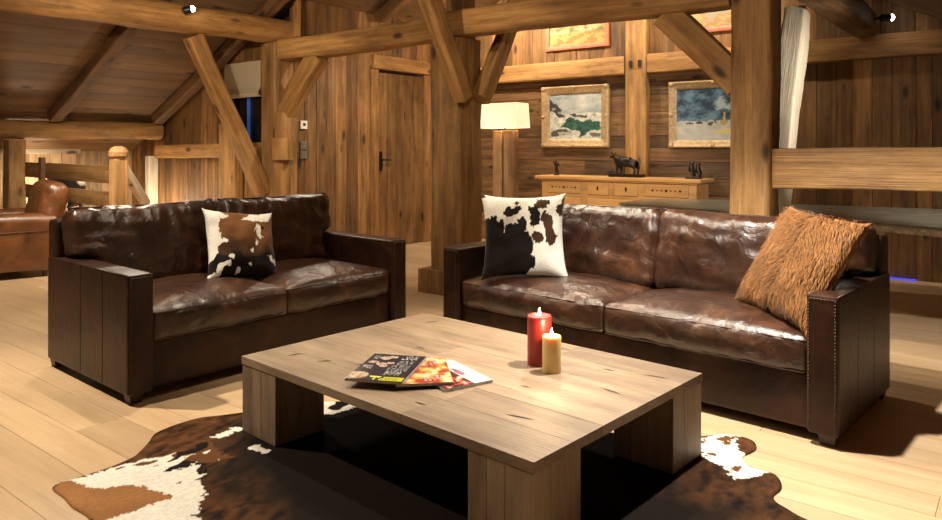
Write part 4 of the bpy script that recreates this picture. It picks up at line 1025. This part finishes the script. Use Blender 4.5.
# ------------------------------------------------------------------ paintings (flat on the wall, facing -X)
def painting(cy, cz, w, h, fw, label, paint, frame_mat_, ornate=True, n=90):
    o = empty('framed_painting', (7.645, cy, cz)); tag(o, label, 'painting')
    fr = MB()
    prof = [(0.0, 0.0), (0.0, -0.045), (fw * 0.18, -0.060), (fw * 0.42, -0.048), (fw * 0.62, -0.040), (fw * 0.85, -0.034), (fw, -0.022), (fw, 0.0)] if ornate else [(0, 0), (0, -0.035), (fw * .5, -0.04), (fw, -0.03), (fw, 0)]
    # sweep the moulding along the four sides with mitred corners
    vs = []; fs = []
    side = 26
    corners = [(-1, -1), (1, -1), (1, 1), (-1, 1)]
    ring = []
    for q in range(4):
        a, b2 = corners[q], corners[(q + 1) % 4]
        for k in range(side):
            t = k / side; ring.append((a[0] + (b2[0] - a[0]) * t, a[1] + (b2[1] - a[1]) * t))
    m = len(prof)
    for (ry, rz) in ring:
        for (d_, xx) in prof:
            sy = max(-1, min(1, ry)); hh = (w / 2 - d_) * ry; vv = (h / 2 - d_) * rz
            wob = 0.004 * noise.noise(Vector((hh * 40, vv * 40, d_ * 60))) if (ornate and 0 < d_ < fw) else 0
            vs.append((xx + wob, -hh, vv))
    nR = len(ring)
    for i in range(nR):
        for k in range(m): fs.append((i * m + k, ((i + 1) % nR) * m + k, ((i + 1) % nR) * m + (k + 1) % m, i * m + (k + 1) % m))
    fr.add(vs, fs)
    if ornate:
        for cy_, cz_ in corners:
            fr.lathe([(0.030, 0), (0.026, 0.014), (0.010, 0.022)], 8, mat=Matrix.Translation((-0.048, -cy_ * (w / 2 - 0.03), cz_ * (h / 2 - 0.03))) @ Matrix.Rotation(R(-90), 4, 'Y'))
        for (yy, zz) in ((0, h / 2 - 0.026), (0, -h / 2 + 0.026), (w / 2 - 0.026, 0), (-w / 2 + 0.026, 0)):
            fr.lathe([(0.024, 0), (0.02, 0.012), (0.008, 0.018)], 8, mat=Matrix.Translation((-0.048, yy, zz)) @ Matrix.Rotation(R(-90), 4, 'Y'))
    f = fr.build('frame', frame_mat_, o); auto_smooth(f, 45)
    vs = []; fs = []; cols = []; cw, ch = w - 2 * fw + 0.01, h - 2 * fw + 0.01
    for i in range(n + 1):
        for j in range(n + 1):
            u, v = i / n, j / n; vs.append((-0.018, (0.5 - u) * cw, (0.5 - v) * ch)); cols.append(paint(u, v))
    for i in range(n):
        for j in range(n): a = i * (n + 1) + j; fs.append((a, a + n + 1, a + n + 2, a + 1))
    me = bpy.data.meshes.new('canvas'); me.from_pydata(vs, [], fs); me.update(); vcol(me, cols); link('canvas', me, M['paint'], o)
    return o
def lake(u, v):
    u2, v2 = HN(*HN(u, v, 3.0, 0.05, 7), 13.0, 0.022, 26); g = noise.noise(Vector((u * 11, v * 11, 2)))
    if inside((u2, v2), [(.20, .72), (.32, .62), (.36, .52), (.5, .55), (.62, .60), (.80, .58), (.98, .66), (.95, .78), (.80, .80), (.66, .92), (.56, .96), (.60, .84), (.40, .78)]): g += 0.8 * noise.noise(Vector((u * 9, v * 24, 7))); return (max(0.008, 0.022 + .02 * g), max(0.02, 0.085 + .07 * g), max(0.02, 0.062 + .045 * g))
    if inside((u2, v2), [(0, .05), (.10, .20), (.22, .32), (.30, .50), (.18, .48), (.05, .38), (0, .4)]): return (0.035, 0.035, 0.045) if g > -.3 else (0.25, 0.25, 0.24)
    if inside((u2, v2), [(.38, .42), (.55, .48), (.75, .46), (.72, .52), (.45, .52)]): return (0.05, 0.05, 0.05)
    if inside((u2, v2), [(.02, .80), (.2, .76), (.36, .82), (.42, .90), (.2, .92), (.05, .95)]): return (0.07, 0.07, 0.06) if g > -.2 else (0.35, 0.35, 0.30)
    if inside((u2, v2), [(.72, .90), (.92, .84), (1, .86), (1, .96), (.8, .96)]): return (0.12, 0.13, 0.11)
    if v2 < 0.42:
        c = noise.noise(Vector((u * 4, v * 6, 8))) + 0.5 * noise.noise(Vector((u * 15 + v * 6, v * 17, 18)))
        return (0.36 + .22 * c, 0.40 + .18 * c, 0.40 + .14 * c)
    k = noise.noise(Vector((u * 16, v * 26 + u * 9, 2.2))); g += 0.8 * k
    return (0.48 + .24 * g, 0.50 + .22 * g, 0.46 + .2 * g)
def village(u, v):
    u2, v2 = HN(*HN(u, v, 9.0, 0.05, 6), 14.0, 0.022, 24); g = noise.noise(Vector((u * 10, v * 10, 5)))
    for (x0, x1, y0, y1, c) in ((.13, .24, .63, .69, (.05, .045, .045)), (.26, .36, .62, .68, (.06, .05, .05)), (.40, .50, .63, .68, (.05, .05, .05)), (.52, .56, .60, .68, (.10, .08, .05)), (.60, .68, .60, .70, (.34, .26, .10)), (.615, .655, .48, .60, (.42, .34, .14)), (.70, .78, .64, .69, (.07, .06, .06))):
        if x0 < u2 < x1 and y0 + 0.6 * abs(u2 - (x0 + x1) / 2) < v2 < y1: return c
    if inside((u, v), [(.60, .50), (.635, .38), (.67, .50)]): return (.06, .06, .08)
    if ell(u2, v2, .62, .82, .14, .05): return (0.52, 0.45, 0.20)
    if v2 > 0.62: return (0.40 + .12 * g, 0.41 + .10 * g, 0.38 + .08 * g)
    k = noise.noise(Vector((u * 5 + v * 4, v * 5 - u * 5, 4))) + 0.5 * noise.noise(Vector((u * 22 + v * 18, v * 14 - u * 14, 41)))
    lit = max(0.0, min(1.0, 0.45 + 1.3 * k)); sky = 0.0
    if inside((u2, v2), [(.45, .30), (.7, .10), (1.1, .0), (1.1, .42), (.78, .44), (.55, .42)]): sky = 0.75
    if v2 > 0.50: lit = min(1.0, lit + (v2 - 0.50) * 3)
    c0, c1, c2 = (0.012, 0.032, 0.062), (0.10, 0.19, 0.28), (0.40, 0.48, 0.50)
    m = [c0[i] * (1 - lit) + c1[i] * lit for i in range(3)]; q = sky * max(0.0, min(1.0, 0.6 + 1.1 * k))
    return tuple(m[i] * (1 - q) + c2[i] * q for i in range(3))
def sunny(u, v):
    k = noise.noise(Vector((u * 6, v * 9, 3))) + 0.5 * noise.noise(Vector((u * 16, v * 18, 6)))
    if v < 0.72: return (0.36, 0.30, 0.17) if k > 0 else ((0.13, 0.13, 0.04) if k < -0.3 else (0.30, 0.21, 0.06))
    return (0.36, 0.26, 0.07) if k > -0.05 else (0.34, 0.15, 0.04)
def sunny2(u, v):
    k = noise.noise(Vector((u * 5, v * 9, 13))) + 0.5 * noise.noise(Vector((u * 16, v * 18, 16)))
    return (0.38, 0.29, 0.12) if k > 0.1 else ((0.36, 0.20, 0.07) if k > -.25 else (0.30, 0.26, 0.18))
painting(4.375, 1.578, 0.92, 0.745, 0.105, 'gilt-framed painting of a green glacier lake, left lower painting', lake, M['gilt'])
painting(2.70, 1.56, 0.98, 0.72, 0.085, 'gilt-framed painting of a snowy village under dark blue mountains', village, M['gilt'])
painting(4.35, 2.70, 0.86, 0.62, 0.05, 'coral-framed yellow landscape above the green lake painting', sunny, M['pink_frame'], False)
painting(2.72, 2.74, 0.90, 0.62, 0.05, 'coral-framed yellow landscape above the snowy village painting', sunny2, M['pink_frame'], False)

# ------------------------------------------------------------------ floor lamp
lm = empty('floor_lamp', (6.86, 4.86, 0)); tag(lm, 'floor lamp with two wooden uprights and a rectangular cream shade', 'lamp')
b = MB(); b.box(-0.16, 0.16, -0.16, 0.16, 0, 0.04, bev=0.006); b.build('base', M['lampwood'], lm)
for y0, y1 in ((-0.155, -0.012), (0.012, 0.14)):
    b = MB(); b.box(-0.05, 0.05, y0, y1, 0.04, 1.405 if y0 < 0 else 1.40, bev=0.008); b.build('upright', M['lampwood'], lm)
b = MB(); b.tube([(0, 0, 0.04), (0, 0, 1.50)], 0.009, 8); b.build('rod', M['nail'], lm)
sh = MB(); t0, t1, z0, z1, th_ = 0.18, 0.168, 1.43, 1.715, 0.004
sw = 1.42
for q in range(4):
    c0 = [(-1, -1), (1, -1), (1, 1), (-1, 1)]; a, d2 = c0[q], c0[(q + 1) % 4]
    def P(c, t, z): return (c[0] * t * 0.75, c[1] * t * sw, z)
    sh.add([P(a, t0, z0), P(d2, t0, z0), P(d2, t1, z1), P(a, t1, z1)], [(0, 1, 2, 3)])
o = sh.build('lamp_shade', M['shade'], lm)
so = o.modifiers.new('thick', 'SOLIDIFY'); so.thickness = 0.004
b = MB(); b.lathe([(0.014, 1.50), (0.03, 1.54), (0.03, 1.58), (0.012, 1.61)], 14); b.build('bulb', emit('bulb', (1, 0.8, 0.5), 12.0), lm, smooth=True)

# ------------------------------------------------------------------ slab table at the right
st = empty('slab_table', (6.3, 1.2, 0)); tag(st, 'long grey metal-topped slab table with a rough edge behind the longer sofa', 'table')
ring = [(6.06, 3.02), (6.68, 3.02), (7.06, 2.35), (6.85, 1.72), (7.05, 0.62), (7.0, -1.0), (4.98, -1.0), (5.38, 0.47), (5.62, 1.25), (5.85, 2.2)]
ring = ring[::-1]
def slab(z0, z1, shrink, jag, seed):
    pts = []; n = len(ring); cx = sum(p[0] for p in ring) / n; cy = sum(p[1] for p in ring) / n
    for i in range(n):
        a, b2 = Vector(ring[i]), Vector(ring[(i + 1) % n]); k = max(2, int((b2 - a).length / 0.035))
        for q in range(k):
            p = a + (b2 - a) * (q / k); d_ = (p - Vector((cx, cy))).normalized()
            p = p - d_ * (shrink + jag * (noise.noise(Vector((p.x * 22, p.y * 22, seed))) + 0.5)); pts.append((p.x - 6.3, p.y - 1.2))
    m = MB(); k = len(pts)
    m.add([(x, y, z0) for x, y in pts] + [(x, y, z1) for x, y in pts], [tuple(range(k - 1, -1, -1)), tuple(range(k, 2 * k))] + [(i, (i + 1) % k, k + (i + 1) % k, k + i) for i in range(k)])
    return m
slab(0.682, 0.70, 0.0, 0.004, 1).build('tabletop', M['zinc'], st)
slab(0.640, 0.682, 0.012, 0.03, 2).build('rough_edge', M['zinc_edge'], st)
for yy in (2.45, -0.75):
    b = MB(); b.box(-0.30 if yy > 0 else -0.9, 0.35, yy - 1.2 - 0.04, yy - 1.2 + 0.04, 0, 0.64, bev=0.01); b.build('leg', M['lampwood'], st)
ld = MB(); ld.box(7.600, 7.64, 0.86, 1.9, 0.0, 0.012); tag(ld.build('strip_light', M['led']), 'thin blue strip light at the foot of the board wall, right of the longer sofa', 'light')

# roman blind
bd = empty('roman_blind', (4.745, 6.90, 0)); tag(bd, 'beige roman blind half drawn over the small dark window', 'blind')
b = MB(); b.box(-0.012, 0.0, -0.33, 0.33, 1.84, 2.14); b.build('cloth', M['blind'], bd)
for k, (z, dx) in enumerate(((1.80, 0.02), (1.775, 0.035), (1.755, 0.028))):
    b = MB(); vs = []; fs = []
    prof = [(-0.012 - 0.0, z + 0.055), (-0.012 - dx, z + 0.02), (-0.012 - dx, z), (-0.004, z - 0.004), (0.0, z + 0.05)]
    for yy in (-0.33, 0.33): vs += [(a, yy, c) for a, c in prof]
    m = len(prof); fs = [(i, (i + 1) % m, m + (i + 1) % m, m + i) for i in range(m)] + [tuple(range(m)), tuple(range(2 * m - 1, m - 1, -1))]
    b.add(vs, fs); b.build('fold', M['blind'], bd)

# wall controls by the left post
def plate(name, z, mat, label, cat, hole=None):
    o = empty(name, (4.985, 6.158, z)); tag(o, label, cat)
    b = MB(); b.box(-0.045, 0.045, -0.010, 0.002, -0.045, 0.045, bev=0.004); b.build('plate', mat, o)
    b = MB()
    if hole: b.box(-0.012, 0.02, -0.013, -0.009, -0.012, 0.018, bev=0.003); b.build('dial', M['black_metal'], o)
    else: b.box(-0.028, 0.028, -0.014, -0.009, -0.030, 0.030, bev=0.003); b.build('rocker', mat, o)
plate('thermostat', 1.447, M['white_plastic'], 'white square thermostat with a dark dial on the board wall', 'thermostat', True)
plate('light_switch', 1.228, M['steel'], 'upper grey square switch on the board wall', 'switch')
plate('light_switch', 1.128, M['steel'], 'lower grey square switch on the board wall', 'switch')

# ------------------------------------------------------------------ spotlights and light
WARM = (1.0, 0.80, 0.56); KEY = (1.0, 0.85, 0.64)
def spot(loc, tgt, e, ang=70, blend=0.5, r=0.03, col=WARM, name='spot'):
    l = bpy.data.lights.new(name, 'SPOT'); l.energy = e; l.spot_size = R(ang); l.spot_blend = blend; l.shadow_soft_size = r; l.color = col
    o = bpy.data.objects.new(name, l); COL.objects.link(o); o.location = loc
    o.rotation_euler = (Vector(tgt) - Vector(loc)).to_track_quat('-Z', 'Y').to_euler(); return o
def point(loc, e, r=0.05, col=WARM, name='glow'):
    l = bpy.data.lights.new(name, 'POINT'); l.energy = e; l.shadow_soft_size = r; l.color = col
    o = bpy.data.objects.new(name, l); COL.objects.link(o); o.location = loc; return o

def fixture(loc, aim, label):
    o = empty('spotlight', loc); tag(o, label, 'spotlight')
    dv = (Vector(aim) - Vector(loc)).normalized(); rot = dv.to_track_quat('Z', 'Y').to_matrix().to_4x4()
    b = MB(); b.lathe([(0.022, -0.05), (0.036, -0.04), (0.036, 0.03), (0.033, 0.034)], 20, mat=rot); a = b.build('can', M['black_metal'], o); auto_smooth(a, 40)
    b = MB(); b.lathe([(0.029, 0.0345), (0.027, 0.046), (0.018, 0.058), (0.003, 0.064)], 18, mat=rot); b.build('lens', M['lens'], o, smooth=True)
    return o
fixture((3.62, 6.10, 2.46), (4.5, 5.1, 2.75), 'small black spotlight on the thick rounded beam at the top left')
b = MB(); b.tube([(3.62, 6.19, 2.46), (3.62, 6.14, 2.46)], 0.012); ob = b.build('bracket', M['black_metal']); ob.parent = bpy.data.objects['spotlight']; ob.matrix_parent_inverse = Matrix.Translation((3.62, 6.10, 2.46)).inverted()
f2 = fixture((7.30, 1.05, 2.35), (7.55, 0.3, 2.34), 'small black spotlight shining on the dark purlin at the top right')
b = MB(); b.tube([(7.30, 1.14, 2.35), (7.30, 1.085, 2.35)], 0.012); ob = b.build('bracket', M['black_metal']); ob.parent = f2; ob.matrix_parent_inverse = Matrix.Translation((7.30, 1.05, 2.35)).inverted()

# spots over the seating group and room; those marked fill are added, unseen
spot((2.55, 3.75, 3.45), (2.35, 2.0, 0.2), 270, 80, 0.6, 0.035, KEY)          # ridge, onto table and rug
spot((2.95, 1.15, 2.15), (3.25, 0.6, 0.0), 400, 115, 0.5, 0.03, (1.0, 0.92, 0.80))          # right purlin, onto the longer sofa's end
spot((3.3, 2.6, 3.2), (3.6, 1.9, 0.4), 230, 75, 0.6, 0.03, KEY)               # onto the longer sofa
spot((4.5, 2.7, 2.0), (3.5, 1.8, 0.5), 70, 110, 0.7, 0.03, KEY)               # tie beam, from behind the longer sofa
spot((4.5, 5.2, 2.0), (3.0, 3.7, 0.5), 30, 110, 0.7, 0.03, KEY)               # tie beam, from behind the smaller sofa
spot((3.2, 6.1, 2.25), (2.6, 4.2, 0.4), 95, 85, 0.6, 0.14, KEY)              # left purlin, onto the smaller sofa
spot((0.9, 4.6, 3.1), (0.9, 3.2, 0.0), 560, 80, 0.7, 0.04, KEY)               # floor at the left
spot((1.9, 6.6, 2.3), (2.2, 6.6, 0.0), 190, 105, 0.7, 0.04, KEY)              # armchair corner
spot((5.3, 4.6, 2.75), (5.9, 5.9, 0.5), 150, 105, 0.7, 0.04, KEY)               # passage and door
for yy in (5.2, 4.3, 2.9):
    spot((6.75, yy, min(3.2, roof(yy) - 0.25)), (7.6, yy, 2.2), 125, 130, 0.8, 0.04, WARM)   # painting wall
spot((5.2, 0.15, 1.75), (5.8, 1.41, 1.6), 150, 72, 0.9, 0.03, (1, 0.92, 0.78)) # the leaning strut
spot((4.9, 3.3, 2.05), (7.15, 3.6, 0.75), 110, 62, 0.8, 0.04, KEY)              # added fill to brighten the sideboard front
spot((2.5, 6.0, 2.3), (3.4, 6.95, 0.9), 150, 80, 0.7, 0.03, KEY)               # added fill on the railing newel
spot((4.0, 6.7, 2.0), (3.9, 7.6, 0.5), 60, 90, 0.7, 0.03, KEY)                # fill added at the stair head, no fixture
spot((6.3, 0.3, 2.0), (6.6, -0.4, 0.0), 65, 120, 0.6, 0.03, KEY)              # floor and boards beyond the rail
spot((1.6, 1.2, 2.3), (4.73, 2.2, 2.0), 150, 70, 0.8, 0.05, WARM)             # added wide fill on the timber frame, right half
spot((1.6, 3.0, 2.9), (4.73, 4.4, 1.9), 190, 65, 0.8, 0.05, WARM)             # added wide fill on the timber frame, middle
spot((1.8, 4.0, 2.3), (4.0, 6.6, 2.1), 270, 75, 0.8, 0.05, WARM)              # added wide fill on purlin, left post and eave
spot((6.5, 4.7, 2.5), (6.6, 5.8, 2.95), 40, 90, 0.8, 0.04, WARM)              # fill added to lighten the ceiling over the door
point((4.45, 8.4, 0.45), 22, 0.05)                                            # stair lights
point((3.6, 9.05, 0.7), 60, 0.06)
spot((3.15, 5.95, 2.2), (3.75, 7.3, 0.8), 70, 60, 0.7, 0.03, KEY)             # fill added to brighten the stair handrail
spot((1.9, 2.3, 3.0), (2.6, 3.95, 0.66), 110, 46, 0.8, 0.04, KEY)                # fill added to lift the smaller sofa cushions
point((6.86, 4.86, 1.60), 16, 0.04, (1, 0.72, 0.42))                          # floor lamp

w = bpy.data.worlds.new('World'); SC.world = w; w.use_nodes = True
bg = w.node_tree.nodes['Background']; bg.inputs[0].default_value = (1.0, 0.80, 0.58, 1); bg.inputs[1].default_value = 0.07

# ------------------------------------------------------------------ camera
cam = bpy.data.cameras.new('camera'); co = bpy.data.objects.new('camera', cam); COL.objects.link(co)
co.location = (0, 0, 1.2); co.rotation_euler = (R(90), 0, R(-52)); cam.sensor_width = 36; cam.lens = 36 * 725 / 942
cam.shift_y = -112 / 942; cam.clip_start = 0.05
SC.camera = co
SC.view_settings.view_transform = 'Standard'; SC.view_settings.look = 'None'; SC.view_settings.gamma = 1.0; SC.view_settings.use_curve_mapping = False
SC.view_settings.exposure = 0.0
